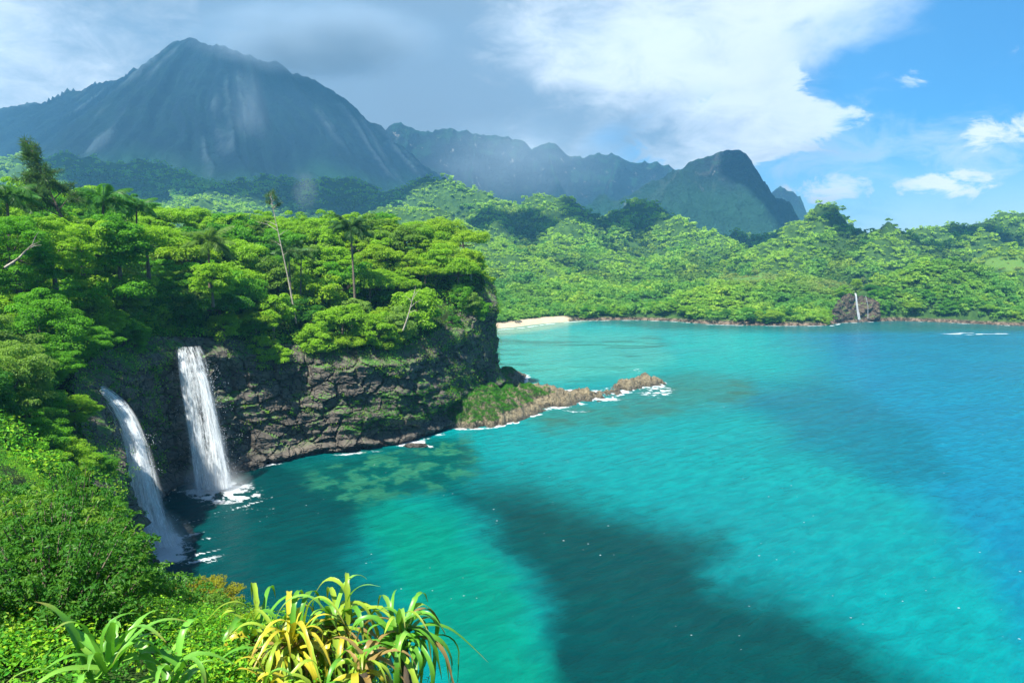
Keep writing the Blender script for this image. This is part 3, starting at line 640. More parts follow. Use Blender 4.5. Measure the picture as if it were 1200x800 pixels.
def trunk_mesh(name, cents, z0, Ht, r0, seed, mat, nb=9):
    r = np.random.default_rng(seed+500)
    top = np.array([r.normal()*.4, r.normal()*.4, z0])
    pts = np.array([[0, 0, -1.5], [top[0]*.2, top[1]*.2, Ht*.3], [top[0]*.6, top[1]*.6, z0*.75], top])
    parts = [tube(pts, [r0*1.4, r0, r0*.8, r0*.6], 8)]
    for i in r.choice(len(cents), min(nb, len(cents)), replace=False):
        s = pts[2]*.9+top*.1; e = cents[i]; mid = (s+e)/2+np.array([0, 0, -.12*np.linalg.norm(e-s)])
        parts.append(tube(np.array([s, mid, e]), [r0*.45, r0*.28, r0*.08], 5))
    V, Fq = merge(parts)
    return mesh_np(name, V, Fq, mat)
TREES = {}
def tree_type(key, seed, Rr, Hc, z0, nc, per, leaf, bark=M_BARK, **kw):
    V, Fq, tint, c = crown(seed, Rr, Hc, z0, nc, per, leaf, **kw)
    cm = mesh_np('crown_'+key, V, Fq, M_LEAF, smooth=False, attrs={'tint': ('FACE', tint)})
    tm = trunk_mesh('trunk_'+key, c, z0+.5, z0, .10+.035*Rr, seed, bark)
    TREES[key] = (cm, tm)
def plant(key, name, loc, s, rz, col, label, cat, group, tilt=(0, 0), sz=None):
    e = empty(name, loc, (tilt[0], tilt[1], rz), (s, s, sz or s))
    cm, tm = TREES[key]
    c = bpy.data.objects.new('crown', cm); COL.objects.link(c); c.parent = e; c.color = (*col, 1)
    t = bpy.data.objects.new('trunk', tm); COL.objects.link(t); t.parent = e
    return tag(e, label, cat, group)
# base types are about 4.5 m in crown radius
for i in range(3):
    tree_type('round%d' % i, 100+i, 4.3, 4.6, 4.0, 66, 150, .42, flat=.62, low=1)
    tree_type('layer%d' % i, 120+i, 4.8, 3.8, 4.4, 70, 150, .40, flat=.5, layered=1.0, rc=.27, low=1)
tree_type('umbr0', 140, 5.2, 2.4, 5.8, 60, 160, .38, flat=.52, umbrella=.4, rc=.27, low=1)
tree_type('umbr1', 141, 5.0, 3.0, 5.2, 60, 160, .38, flat=.55, umbrella=.3, rc=.27, low=1)
tree_type('loose0', 150, 4.0, 4.6, 4.4, 44, 130, .44, flat=.55, rc=.24, bark=M_PALE)
for i in range(2):                              # finer leaved, for the near bank
    tree_type('near%d' % i, 160+i, 4.4, 4.6, 4.0, 105, 290, .23, flat=.52, rc=.24, low=1)
    tree_type('nearlayer%d' % i, 170+i, 4.9, 3.8, 4.4, 110, 270, .23, flat=.46, layered=1.0, rc=.22, low=1)
def shrub_type(key, seed, Rr, Hh, nsh, leaf, upright=.5):
    r = np.random.default_rng(seed); Cs, Ns, tints, stems = [], [], [], []
    for i in range(nsh):
        a = r.uniform(0, 2*np.pi); q = np.sqrt(r.random())*Rr*.6
        p0 = np.array([q*math.cos(a)*.3, q*math.sin(a)*.3, 0]); hh = Hh*(1-.45*(q/(Rr*.6))**2)*r.uniform(.7, 1.12)
        p1 = np.array([q*math.cos(a)*1.5, q*math.sin(a)*1.5, hh]); bend = np.array([math.cos(a), math.sin(a), 0])*Rr*.12
        t = np.linspace(.25, 1, 9)[:, None]; ax = p0+(p1-p0)*t+bend*t*t
        stems.append(tube(np.concatenate([p0[None], ax[::3], ax[-1:]]), np.linspace(.035, .008, 5), 4))
        st = r.uniform(-.5, .5)
        for j, c in enumerate(ax):
            k = 24; rr = (.10+.34*(1-.75*t[j, 0]))*Rr*.42
            d = unit(r.normal(size=(k, 3))); d[:, 2] = np.abs(d[:, 2])*.6
            Cs.append(c+d*rr*r.uniform(.4, 1.1, (k, 1))); Ns.append(d*.7+np.array([0, 0, .6])+r.normal(size=(k, 3))*.5); tints.append(np.full(k, st*.7)+r.uniform(-.4, .4, k)+.35*(t[j, 0]-.6))
    V, Fq = leaf_quads(np.concatenate(Cs), np.concatenate(Ns), leaf, leaf*.5, r)
    cm = mesh_np('crown_'+key, V, Fq, M_LEAF, smooth=False, attrs={'tint': ('FACE', np.concatenate(tints))})
    tm = mesh_np('stem_'+key, *merge(stems), M_BARK)
    TREES[key] = (cm, tm)
for i in range(3): shrub_type('shrub%d' % i, 200+i, 2.2, 2.6, 140, .108)
shrub_type('shrubfine', 210, 2.0, 1.5, 120, .10)

# ------------------------------------------------------------------ forest on the headland and the left bank
G_D = (.055, .215, .020); G_M = (.115, .335, .018); G_B = (.235, .435, .022); G_Y = (.270, .435, .022); G_O = (.150, .275, .036); G_P = (.200, .340, .060)
CNAME = {G_D: 'deep green', G_M: 'mid green', G_B: 'bright green', G_Y: 'yellow green', G_O: 'olive green', G_P: 'pale green'}
KNAME = {'round': 'round-crowned', 'layer': 'tiered', 'umbr': 'umbrella-crowned', 'loose': 'loose-crowned', 'near': 'dense leafy', 'nearlayer': 'spreading tiered'}
def zone(u, v, Y):
    if Y < 62: return 'on the near left bank'
    if Y < 92 and v > 430: return 'left of the curving waterfall'
    if u < 120 and v > 330: return 'above the curving waterfall'
    if u < 120: return 'below the leaning wispy tree'
    if u < 290 and v > 360: return 'over the lip of the taller waterfall'
    if u < 290 and v > 290: return 'over the two waterfalls'
    if u < 290: return 'by the low skyline palm'
    if u < 390 and v > 350: return 'right of the taller waterfall'
    if u < 390: return 'around the thin bare-trunked tree'
    if u < 480 and v > 340: return 'over the blocky cliff face'
    if u < 480: return 'behind the tall dark palm'
    if v > 340: return 'on the shaded headland tip edge'
    return 'on the sunlit headland tip'
pts = []
for y in np.arange(31, 246, 5.0):
    for x in np.arange(-200, 4, 5.6):
        xx, yy = x+rng.uniform(-2.6, 2.6), y+rng.uniform(-2.2, 2.2)
        if abs(xx) > .80*yy+4: continue
        pts.append((xx, yy))
pts = np.array(pts); sd_ = poly_sd(pts[:, 0], pts[:, 1], P); hz = land_h(pts[:, 0], pts[:, 1])
cand = []
clear_spots = [g(225, 405, 24), ]
for (x, y), d, h in zip(pts, sd_, hz):
    if d < 2.2 or h < 4: continue
    # keep the water lips free
    if np.hypot(x+56.5, y-99) < 4.2 or np.hypot(x+53, y-122.5) < 4.2: continue
    # hidden behind the slope in front of it?
    t = np.linspace(.25, .93, 24); lx = x*t; ly = y*t; lz = H+(h+8.5-H)*t
    blk = ((land_h(lx, ly)+7.5) > lz) & (poly_sd(lx, ly, P) > 3)
    if blk.sum() > 2: continue
    cand.append((x, y, h, d))
print('headland trees', len(cand))
keys_far = ['round0', 'round1', 'round2', 'layer0', 'layer1', 'layer2', 'umbr0', 'umbr1', 'loose0']
keys_near = ['near0', 'near1', 'nearlayer0', 'nearlayer1']
BU, BV = np.meshgrid(np.arange(0, 1200, 3), np.arange(150, 800, 3), indexing='ij'); taken = np.zeros(BU.shape, bool)
fallu = lambda v: np.interp(v, [380, 440, 465, 500, 550, 600, 650, 700, 760], [70, 88, 104, 128, 150, 164, 186, 215, 260])
chosen = []
for x, y, h, d in sorted(cand, key=lambda c: c[1]):
    s = random.choice([.75, .9, 1.0, 1.15, 1.3])*random.uniform(.93, 1.07)*(.75 if d < 5 else 1)*(.72 if y < 60 else 1)
    pu, pv, zc = [float(a) for a in project(x, y, h+4.8*s)]; ru = 4.6*s*F/zc; rv = 4.4*s*F/zc
    if y < 97 and pv > 395 and pu+ru*.9 > fallu(pv+rv*.5)+6: 
        s *= .6; ru *= .6; rv *= .6; pu, pv, zc = [float(a) for a in project(x, y, h+4.8*s)]
        if pu+ru*.9 > fallu(pv+rv*.5)+6: continue
    if 97 <= y < 119 and abs(pu-222)-ru*.8 < 14 and pv+rv > 420: continue
    disc = ((BU-pu)/ru)**2+((BV-pv)/rv)**2 < .9
    new = (disc & ~taken).sum()
    if new < max(12, .05*disc.sum()): continue
    taken |= disc; chosen.append((new, x, y, h, d, s, pu, pv))
chosen.sort(reverse=True); chosen = chosen[:232]
print('headland trees kept', len(chosen))
for new, x, y, h, d, s, pu, pv in chosen:
    near = y < 105
    key = random.choice(keys_near if near else keys_far)
    sunny = float(sstep(np.array(pu), 300, 540)*sstep(np.array(pv), 370, 300))
    if near: col = random.choices([G_D, G_M, G_B, G_P], [.15, .42, .35, .08])[0]
    elif sunny > .4: col = random.choices([G_B, G_Y, G_M, G_O], [.42, .36, .16, .06])[0]
    else: col = random.choices([G_D, G_M, G_B, G_Y, G_O, G_P], [.06, .30, .40, .10, .04, .10])[0]
    base = key.rstrip('0123456789')
    plant(key, 'tree', (x, y, h-.4), s, random.uniform(0, 6.28), col, '%s %s tree %s' % (KNAME[base], CNAME[col], zone(pu, pv, y)), 'tree', 'trees of the headland forest',
          tilt=(random.gauss(0, .06), random.gauss(0, .06)), sz=s*random.uniform(.85, 1.2))

for i, (u, v, D, s, k, cc) in enumerate([(38, 470, 82, .85, 'near0', G_M), (86, 478, 86, .62, 'nearlayer0', G_B), (30, 545, 72, .8, 'nearlayer1', G_M), (82, 540, 76, .66, 'near1', G_B), (118, 545, 80, .45, 'near0', G_M), (70, 600, 66, .62, 'near0', G_D), (122, 596, 73, .5, 'nearlayer0', G_M),
        (20, 620, 56, .6, 'near1', G_B), (140, 640, 66, .42, 'near1', G_M), (160, 678, 60, .36, 'near0', G_D), (100, 655, 56, .5, 'nearlayer1', G_M), (55, 425, 90, .8, 'nearlayer0', G_M), (182, 384, 128, .72, 'round0', G_B), (216, 368, 133, .85, 'layer1', G_M), (262, 378, 133, .7, 'round2', G_B), (148, 392, 116, .85, 'near0', G_M), (112, 372, 112, .9, 'near1', G_B), (300, 378, 140, .75, 'umbr0', G_Y), (150, 345, 124, .95, 'layer2', G_B), (95, 282, 116, 1.1, 'round0', G_B), (138, 280, 120, 1.1, 'round1', G_M), (172, 284, 126, 1., 'umbr1', G_B), (18, 285, 100, 1.2, 'near0', G_M), (62, 288, 106, 1.1, 'near1', G_B), (248, 322, 128, .9, 'round2', G_B)]):
    p = px(u, v, D); base = k.rstrip('0123456789')
    plant(k, 'tree', (p[0], p[1], p[2]-5.0*s), s, i*1.7, cc, '%s %s tree %s' % (KNAME[base], CNAME[cc], zone(u, v+20, min(D, 90))), 'tree', 'trees of the headland forest')

# ------------------------------------------------------------------ undergrowth between the trees, greenery on the rock
def clumps_mesh(name, cent, rad, per, leaf, cols, r, flat=.6, up=.5, lo=-.35, wid=.55):
    V, Fq, ci = clump_cloud(cent, rad, per, leaf if np.isscalar(leaf) else np.repeat(leaf, per), r, flat, up, lo=lo, wid=wid)
    c = cols[ci]*r.uniform(.72, 1.3, (len(ci), 1)); c[:, 0] *= r.uniform(.8, 1.3, len(ci))
    return mesh_np(name, V, Fq, M_LEAFC, smooth=False, cols={'col': ('FACE', c)})
def pick_cols(n, r, pal, p):
    return np.array(pal)[r.choice(len(pal), n, p=p)]*r.uniform(.8, 1.2, (n, 1))
r = np.random.default_rng(31)
yy = r.uniform(0, 1, 60000)**.8*245+6; xx = r.uniform(-1.15, .85, 60000)*(.92*yy+6)
d = poly_sd(xx, yy, P); ok = (d > 1.0) & (xx > -190); xx, yy, d = xx[ok], yy[ok], d[ok]
hh = land_h(xx, yy); ok = hh > .5; xx, yy, hh, d = xx[ok], yy[ok], hh[ok], d[ok]
ok = (np.hypot(xx+56.5, yy-99) > 3.2) & (np.hypot(xx+53, yy-122.5) > 3.2) & ((yy > 9) | (xx < -2)); xx, yy, hh, d = xx[ok], yy[ok], hh[ok], d[ok]
y2 = r.uniform(3.2, 24, 9000); x2 = r.uniform(-1, 1, 9000)*(.80*y2+2); d2 = poly_sd(x2, y2, P); h2 = land_h(x2, y2); ok = (d2 > .6) & (h2 > .5) & (x2 < 2.5) & ((y2 > 4.6) | (x2 < -1.2))
xx, yy, hh = np.r_[xx[yy > 24], x2[ok]], np.r_[yy[yy > 24], y2[ok]], np.r_[hh[yy > 24], h2[ok]]
nearm = yy < 62
for nm, msk, n, per, lf, rr in (('undergrowth', ~nearm, 11500, 40, .42, (1.1, 2.7)), ('ground_cover', nearm & (yy > 24), 2600, 70, .10, (.35, .8)), ('leafy_cover', yy <= 24, 3400, 70, .050, (.16, .42))):
    i = np.flatnonzero(msk)[:n]; rad = r.uniform(*rr, len(i))
    c = np.stack([xx[i], yy[i], hh[i]+rad*(.35 if nm != 'undergrowth' else .55)+.1], -1)
    o = obj(nm, clumps_mesh(nm, c, rad, per, lf, pick_cols(len(i), r, [G_D, G_M, G_B, G_O], [.3, .4, .2, .1]), r)); tag(o, kind='stuff')
# plants rooted on the cliff face, mossy ledge, creepers round the tip, bushes along the lip
Sg = S_; Zc = CV[..., 2]; U_, V_, _ = project(CV[..., 0], CV[..., 1], Zc)
nzv = np.gradient(CV, axis=1); slope = np.hypot(nzv[..., 0], nzv[..., 1])/(np.abs(nzv[..., 2])+1e-3)       # large where the rock makes a ledge
pn = fbm(S_/6, zz/4, o=4, seed=131)
prob = .012*sstep(pn, .05, .45)*(Zc > 3)
prob += .10*sstep(slope, .5, 1.3)*sstep(pn, -.4, .2)*(Zc > 3.2)*(T_ < .9)
prob += .22*sstep(T_, .74, .97)*sstep(pn+(T_-.74)*3, .05, .6)
prob += .10*(U_ > 520)*sstep(Zc, 4, 10)*sstep(pn, -.5, .05)
prob += .03*(U_ < 345)*(U_ > 262)*sstep(pn, -.2, .2)*(Zc > 3.5)*(V_ > 440)
prob += .06*(U_ < 205)*sstep(pn, -.5, .1)*(Zc > 3.0)*((U_ > 168)|(Zc > 19))
prob += .22*(U_ < 104)*(Zc > 1.5)+.14*(U_ < 150)*(V_ > 520)*(Zc > 1.0)*(U_ < np.interp(V_, [500, 560, 640], [100, 140, 150]))+.10*(U_ > 160)*(U_ < 205)*(Zc > 6)*sstep(pn, -.3, .3)
prob *= ~((np.abs(U_-232) < 34) & (V_ > 395))
pk = r.random(prob.shape) < prob*.55
c = CV[pk]; rad = r.uniform(.30, .85, len(c))*np.where((T_[pk] > .82) | (U_[pk] > 520), 1.9, 1)
print('cliff plants', len(c))
o = obj('cliff_foliage', clumps_mesh('cliff_foliage', c, rad, 26, .24, pick_cols(len(c), r, [G_D, G_M, G_B, G_P], [.3, .4, .2, .1]), r, flat=.8, up=.3, lo=-1)); tag(o, kind='stuff')
ledge = (slope > .35) & (Zc > 3.5) & (Zc < 11) & (U_ > 400) & (U_ < 580)
k = np.flatnonzero(ledge.ravel()); k = r.choice(k, min(1500, len(k)), replace=False); c = CV.reshape(-1, 3)[k]; rad = r.uniform(.3, .6, len(c))
gx = r.uniform(-22, 12, 26000); gy = r.uniform(160, 232, 26000); gz = sample_grid(SPG, gx, gy); ug, vg, _ = project(gx, gy, gz)
ok = (gz > 1.3) & (ug < 652-20*r.random(26000)) & ((fbm(gx/5, gy/5, o=3, seed=9) > -.1) | (ug < 600)) & ((gz > 2.6) | (ug < 585))
c2 = np.stack([gx, gy, gz], -1)[ok]; rad2 = r.uniform(.35, .8, len(c2))
c = np.concatenate([c, c2]); rad = np.concatenate([rad, rad2])
o = obj('ledge_grass', clumps_mesh('ledge_grass', c, rad, 34, .22, pick_cols(len(c), r, [(.045, .20, .012), (.07, .26, .015), (.03, .14, .012)], [.4, .35, .25]), r, flat=.5, up=.8, wid=.35)); tag(o, kind='stuff')

# ------------------------------------------------------------------ forest on the far hills; the shore row is made of single trees
def templates(n, nc, per, leaf, seed):
    out = []
    for i in range(n):
        V, Fq, tint, c = crown(seed+i, 4.4, 3.0, 2.6, nc, per, leaf, flat=.5, rc=.36); out.append((V, tint))
    return out
LOD = [(templates(5, 12, 22, 1.15, 300), 560), (templates(5, 9, 13, 1.7, 320), 850), (templates(4, 6, 8, 2.6, 340), 1e9)]
cand = []
y = 384.
while y < 1690:
    sp_ = 5.6+max(0, y-420)*.0060
    n = int(1.7*y/sp_); x = (np.arange(n)/n*1.7-.85)*y+r.uniform(-.5, .5, n)*sp_*.9; yj = y+r.uniform(-.5, .5, n)*sp_*.9
    cand.append(np.stack([x, yj, np.full(n, sp_)], -1)); y += sp_*.92
n = 2600; cand.append(np.stack([r.uniform(-10, 330, n), r.uniform(388, 475, n), np.full(n, 4.4)], -1))
cand = np.concatenate(cand); x, y, spc = cand.T
d = poly_sd(x, y, SHORE); h = sample_grid(from_far, x, y); uu, vv, _ = project(x, y, h+6)
sk_u = [-100, 0, 60, 120, 200, 330, 420, 480, 540, 566, 572]; sk_v = [190, 205, 240, 225, 240, 248, 240, 255, 268, 285, 300]
hidden = (uu < 566) & (vv > np.interp(uu, sk_u, sk_v)+28)
ok = (d > 3.5) & (h > 1.) & ~hidden & (np.abs(uu-600) < 680) & ~((d < 15) & (x < 36))
dry = (el2(uu, vv, 880, 318, 38, 7)+el2(uu, vv, 985, 328, 40, 7)+el2(uu, vv, 1185, 302, 40, 9))*((y < 620) & (y > 430))
ok &= ~((np.abs(uu-1002) < 20) & (y < 455))
x, y, h, spc, d, uu, vv, dry = [a[ok] for a in (x, y, h, spc, d, uu, vv, dry)]
t = np.linspace(.3, .97, 26)[:, None]
zr = H+(h[None]+9-H)*t
th = np.where(poly_sd(x[None]*t, y[None]*t, SHORE) > 0, sample_grid(from_far, np.clip(x[None]*t, -1890, 1250), np.clip(y[None]*t, 373, 1700)), -5)
vis = ((th+4.5 > zr).sum(0) < 1) | (y < 520)
x, y, h, spc, d, uu, vv, dry = [a[vis] for a in (x, y, h, spc, d, uu, vv, dry)]
print('far forest', len(x))
order = np.argsort(d+ (y-380)*.05); rowsel = order[(d[order] < 16) & (np.abs(uu[order]-600) < 606)]
row = rowsel[::max(1, len(rowsel)//62)][:62]
isrow = np.zeros(len(x), bool); isrow[row] = True
Vs, Fs_n, Cs = [], 0, []
hue = fbm(x/45, y/45, o=3, seed=141); hue2 = r.uniform(-1, 1, len(x))
pale_leaf = np.array([.270, .450, .045]); drk = np.array([.110, .290, .045]); yel = np.array([.350, .470, .050])  # pale, dark and yellow leaf greens, mixed by noise
ctree = drk+(pale_leaf-drk)*np.clip(.5+hue*.9+hue2*.35, 0, 1)[:, None]; hs = sample_grid(from_far, x, y); hb_ = 0
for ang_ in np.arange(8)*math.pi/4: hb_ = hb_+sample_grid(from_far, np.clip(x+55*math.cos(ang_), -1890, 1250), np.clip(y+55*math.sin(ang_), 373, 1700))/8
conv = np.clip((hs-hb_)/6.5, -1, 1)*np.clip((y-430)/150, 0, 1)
ctree = ctree*(1+.45*np.minimum(conv, 0))[:, None]; ctree += (np.array([.33, .50, .06])-ctree)*(.75*np.clip(conv, 0, 1))[:, None]; spc = spc*(1-.38*np.clip(conv, 0, 1))  # paler ridge growth, darker valleys: relief shading put into the leaf colour
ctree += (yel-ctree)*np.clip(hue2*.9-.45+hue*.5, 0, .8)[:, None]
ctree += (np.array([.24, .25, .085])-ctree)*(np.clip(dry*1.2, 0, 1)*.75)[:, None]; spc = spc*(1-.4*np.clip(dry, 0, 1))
prev = 0
parts_by = []
for tmpl, ymax in LOD:
    sel = np.flatnonzero((y >= prev) & (y < ymax) & ~isrow); prev = ymax
    for k, (TV, TT) in enumerate(tmpl):
        q = sel[k::len(tmpl)]
        if not len(q): continue
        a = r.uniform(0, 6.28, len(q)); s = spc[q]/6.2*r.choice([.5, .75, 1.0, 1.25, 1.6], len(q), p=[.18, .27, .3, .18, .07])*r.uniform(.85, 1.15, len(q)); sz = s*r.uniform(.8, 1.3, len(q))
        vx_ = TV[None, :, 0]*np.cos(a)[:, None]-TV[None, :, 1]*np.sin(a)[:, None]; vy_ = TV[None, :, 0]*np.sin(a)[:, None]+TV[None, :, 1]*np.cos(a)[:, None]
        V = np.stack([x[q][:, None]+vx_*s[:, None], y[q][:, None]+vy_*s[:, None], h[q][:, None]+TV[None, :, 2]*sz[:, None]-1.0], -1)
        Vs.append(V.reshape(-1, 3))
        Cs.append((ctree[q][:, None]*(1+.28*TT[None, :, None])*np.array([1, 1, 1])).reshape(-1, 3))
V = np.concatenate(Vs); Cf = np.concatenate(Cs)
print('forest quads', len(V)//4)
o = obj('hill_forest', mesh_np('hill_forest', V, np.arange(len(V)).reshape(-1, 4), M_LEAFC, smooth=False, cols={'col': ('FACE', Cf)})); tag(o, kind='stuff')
def shore_zone(u):
    for lim, t in ((690, 'behind the pale beach'), (790, 'on the inner curve of the bay'), (880, 'over the brown rock edge'), (985, 'left of the far waterfall'), (1060, 'right beside the thin far waterfall'), (1140, 'at the foot of the round green hill'), (2000, 'at the right end of the bay')):
        if u < lim: return t
for q in row:
    key = random.choice(keys_far[:8]); base = key.rstrip('0123456789'); cc = random.choice([G_D, G_M, G_M, G_B, G_B, G_Y])
    plant(key, 'tree', (x[q], y[q], h[q]-2.2), random.uniform(.75, 1.15), random.uniform(0, 6.28), cc, '%s %s tree %s' % (KNAME[base], CNAME[cc], shore_zone(uu[q])), 'tree', 'trees along the far shore')

for (u, v, D, s, k, cc, lb) in [(972, 360, 440, 1.0, 'round0', G_M, 'round tree touching the left side of the brown rock of the far waterfall'), (1034, 362, 440, 1.0, 'round1', G_M, 'round tree touching the right side of the brown rock of the far waterfall'), (989, 341, 452, .9, 'layer0', G_B, 'bright tree over the top left corner of the far waterfall rock'), (1020, 339, 452, .9, 'umbr1', G_D, 'dark tree over the top right corner of the far waterfall rock'), (1004, 331, 458, .8, 'round2', G_Y, 'yellow green tree right above the lip of the far waterfall')]:
    p = px(u, v, D); plant(k, 'tree', (p[0], p[1], p[2]-4.4*s), s, random.uniform(0, 6), cc, lb, 'tree', 'trees along the far shore')

# ------------------------------------------------------------------ palms
def frond_mesh(seed, L, drop):
    r = np.random.default_rng(seed); n = 15
    t = np.linspace(0, 1, n); e = R(35)-R(35+drop)*t**1.4
    dx = np.cos(e); dz = np.sin(e); X_ = np.r_[0, np.cumsum(dx[:-1])]*L/n; Z_ = np.r_[0, np.cumsum(dz[:-1])]*L/n
    parts = [tube(np.stack([X_, 0*X_, Z_], -1), np.linspace(.05, .012, n), 4)]
    V = []; 
    tt = np.linspace(.12, .99, 44)
    for s in (-1, 1):
        for a in tt:
            p = np.array([np.interp(a, t, X_), 0, np.interp(a, t, Z_)]); ee = np.interp(a, t, e)
            ln = L*.26*(math.sin(math.pi*min(1, .15+a*.85))**.7)+.12
            dv = unit(np.array([math.cos(ee)*.55, s*.85, math.sin(ee)*.55-.42+r.normal()*.12])); q = p+dv*ln+np.array([0, 0, -.15*ln])
            wv = np.array([math.cos(ee), 0, math.sin(ee)])*.085
            V += [p-wv, p+dv*ln*.5+wv*.9+np.array([0, 0, .02]), q, p+dv*ln*.5-wv*.9]
    V = np.array(V); parts.append((V, np.arange(len(V)).reshape(-1, 4)))
    Vm, Fm = merge(parts)
    return mesh_np('frond', Vm, Fm, M_LEAF, smooth=False, attrs={'tint': ('FACE', r.uniform(-.3, .3, len(Fm)))})
FR = [frond_mesh(400+i, 4.4, dr) for i, dr in enumerate((25, 45, 65, 85))]
def palm(base, top, s, nf, col, label, lean=.0, group=None):
    e = empty('palm_tree', tuple(base)); b = np.array(base); tp = np.array(top)-b
    pts_ = [np.array([0, 0, -1.]), tp*.3+np.array([-lean*.5, 0, 0]), tp*.65+np.array([-lean*.4, 0, 0]), tp]
    tq = np.linspace(0, 3, 13); pts_ = np.stack([np.interp(tq, range(4), np.array(pts_)[:, k]) for k in range(3)], -1)
    obj('trunk', mesh_np('palm_trunk', *tube(pts_, np.linspace(.22, .13, 13)*s, 8), M_BARK), e)
    for i in range(nf):
        f = bpy.data.objects.new('frond', FR[(i*7) % 4]); COL.objects.link(f); f.parent = e; f.location = tuple(tp)
        f.rotation_euler = (random.gauss(0, .12), .62-1.25*(i/nf)+random.gauss(0, .10), i*2.399+random.uniform(-.2, .2)); k = s*random.uniform(.85, 1.1); f.scale = (k, k, k)
        f.color = (*(np.array(col)*random.uniform(.8, 1.2)), 1)
    return tag(e, label, 'palm tree', group)
palm(px(416, 352, 158), px(411, 268, 158), 1.35, 22, (.045, .12, .03), 'tall dark palm with a bare trunk standing alone over the cliff headland')
palm(px(343, 372, 152), px(338, 296, 152), 1.0, 17, (.06, .16, .03), 'slim palm left of a close pair on the headland')
palm(px(352, 372, 154), px(353, 297, 154), .95, 16, (.08, .17, .03), 'slim palm right of a close pair on the headland')
palm(px(246, 345, 135), px(244, 284, 135), 1.35, 20, (.11, .21, .03), 'yellow-green palm with spread star-shaped fronds above the two waterfalls')
palm(px(120, 285, 128), px(121, 236, 128), 1.35, 20, (.06, .20, .03), 'broad palm on the skyline right of the leaning wispy tree')
palm(px(160, 290, 134), px(160, 243, 134), 1.1, 18, (.06, .20, .03), 'smaller palm on the skyline just right of the broad palm')
palm(px(12, 300, 112), px(8, 232, 112), 1.3, 18, (.06, .18, .03), 'palm at the left edge of the photo below the tall dark tree')

# ------------------------------------------------------------------ thin wispy trees, bare branches
def wisp_crown(segs, seed, dens, L, wd, sag):
    r = np.random.default_rng(seed); C, A = [], []
    V = []
    for a, b in segs:
        n = int(np.linalg.norm(b-a)*dens)
        for i in range(n):
            p = a+(b-a)*r.random()+r.normal(size=3)*.18; dv = unit(r.normal(size=3)*.7+unit(b-a)*.5+np.array([0, 0, -sag])); l = L*r.uniform(.5, 1.3)
            q = p+dv*l; s = unit(np.cross(dv, r.normal(size=3)))*wd
            V += [p-s*.4, p+dv*l*.5-s, q, p+dv*l*.5+s]
    V = np.array(V); return V, np.arange(len(V)).reshape(-1, 4)
def thin_tree(base, top, r0, branches, seed, dens, L, label, col, mat=M_PALE, wd=.035, sag=.3, cat='tree'):
    b = np.array(base); e = empty('thin_tree', tuple(b)); tp = np.array(top)-b
    parts = [tube(np.array([tp*t+np.array([math.sin(t*5)*.12, 0, 0]) for t in np.linspace(-.05, 1, 9)]), np.linspace(r0, r0*.25, 9), 7)]
    segs = []; rr_ = np.random.default_rng(seed)
    for t, dirv, ln, f in branches:
        s = tp*t; q = s+unit(np.array(dirv, float))*ln; m_ = (s+q)/2+np.array([0, 0, .08*ln])
        parts.append(tube(np.array([s, m_, q]), [r0*.38, r0*.25, r0*.08], 5))
        if f:
            segs += [(m_, q)]
            for k in range(3):
                q2 = m_+(q-m_)*rr_.random()+rr_.normal(size=3)*ln*.28; parts.append(tube(np.array([m_, q2]), [r0*.15, r0*.05], 4)); segs.append((m_, q2))
    obj('trunk', mesh_np('thin_trunk', *merge(parts), mat), e)
    if dens:
        c = obj('crown', mesh_np('thin_crown', *wisp_crown(segs, seed, dens, L, wd, sag), M_LEAF, smooth=False, attrs={'tint': ('FACE', np.random.default_rng(seed).uniform(-.4, .3, sum(int(np.linalg.norm(b_-a_)*dens) for a_, b_ in segs)))}), e); c.color = (*col, 1)
    return tag(e, label, cat)
br = [(t, (random.uniform(-1, 1)-.5, random.uniform(-.6, .6), .55), (1.1-t)*6.4+.6, 1) for t in np.linspace(.36, .99, 26)]
thin_tree(px(92, 300, 124), px(34, 170, 124), .3, br, 51, 56, .95, 'thin wispy tree leaning left over the canopy against the mountain', (.055, .12, .035), M_BARK, wd=.045, sag=.25)
br = [(.97, (.3, 0, 1), 1.2, 1), (.95, (-.6, .2, .7), 1.6, 1), (.93, (.8, -.2, .6), 1.6, 1), (.90, (-.9, .1, .5), 1.5, 1), (.88, (.6, .3, .5), 1.5, 1), (.70, (-1, 0, .42), 5.0, 0), (.74, (-1, .2, .35), 3.0, 0), (.66, (.8, .1, .5), 2.2, 0), (.58, (-.8, .1, .4), 2.6, 1), (.50, (.7, 0, .5), 2.0, 1)]
thin_tree(px(346, 372, 148), px(317, 226, 148), .20, br, 53, 70, .6, 'tall bare pale trunk with a small feathery top rising from the headland', (.075, .15, .04), M_PALE)
br = [(.55, (.9, -.2, .6), 3.2, 0), (.7, (-.7, -.2, .6), 2.2, 0), (.8, (.8, -.3, .9), 2.6, 0), (.4, (1, -.3, .3), 2.4, 0), (.92, (.2, -.2, 1), 1.8, 0)]
thin_tree(px(473, 385, 152), px(487, 340, 152), .20, br, 54, 0, 0, 'dead pale forked branches showing in the shaded leaves near the headland tip', G_M, M_PALE, cat='dead tree')
br = [(.5, (.9, -.2, .5), 2.0, 0), (.7, (.8, -.3, .2), 1.6, 0), (.85, (.6, -.2, .8), 1.4, 0)]
thin_tree(px(8, 312, 52), px(42, 285, 52), .10, br, 55, 0, 0, 'bare grey branches sticking out of the canopy at the left edge', G_M, M_PALE, cat='dead tree')

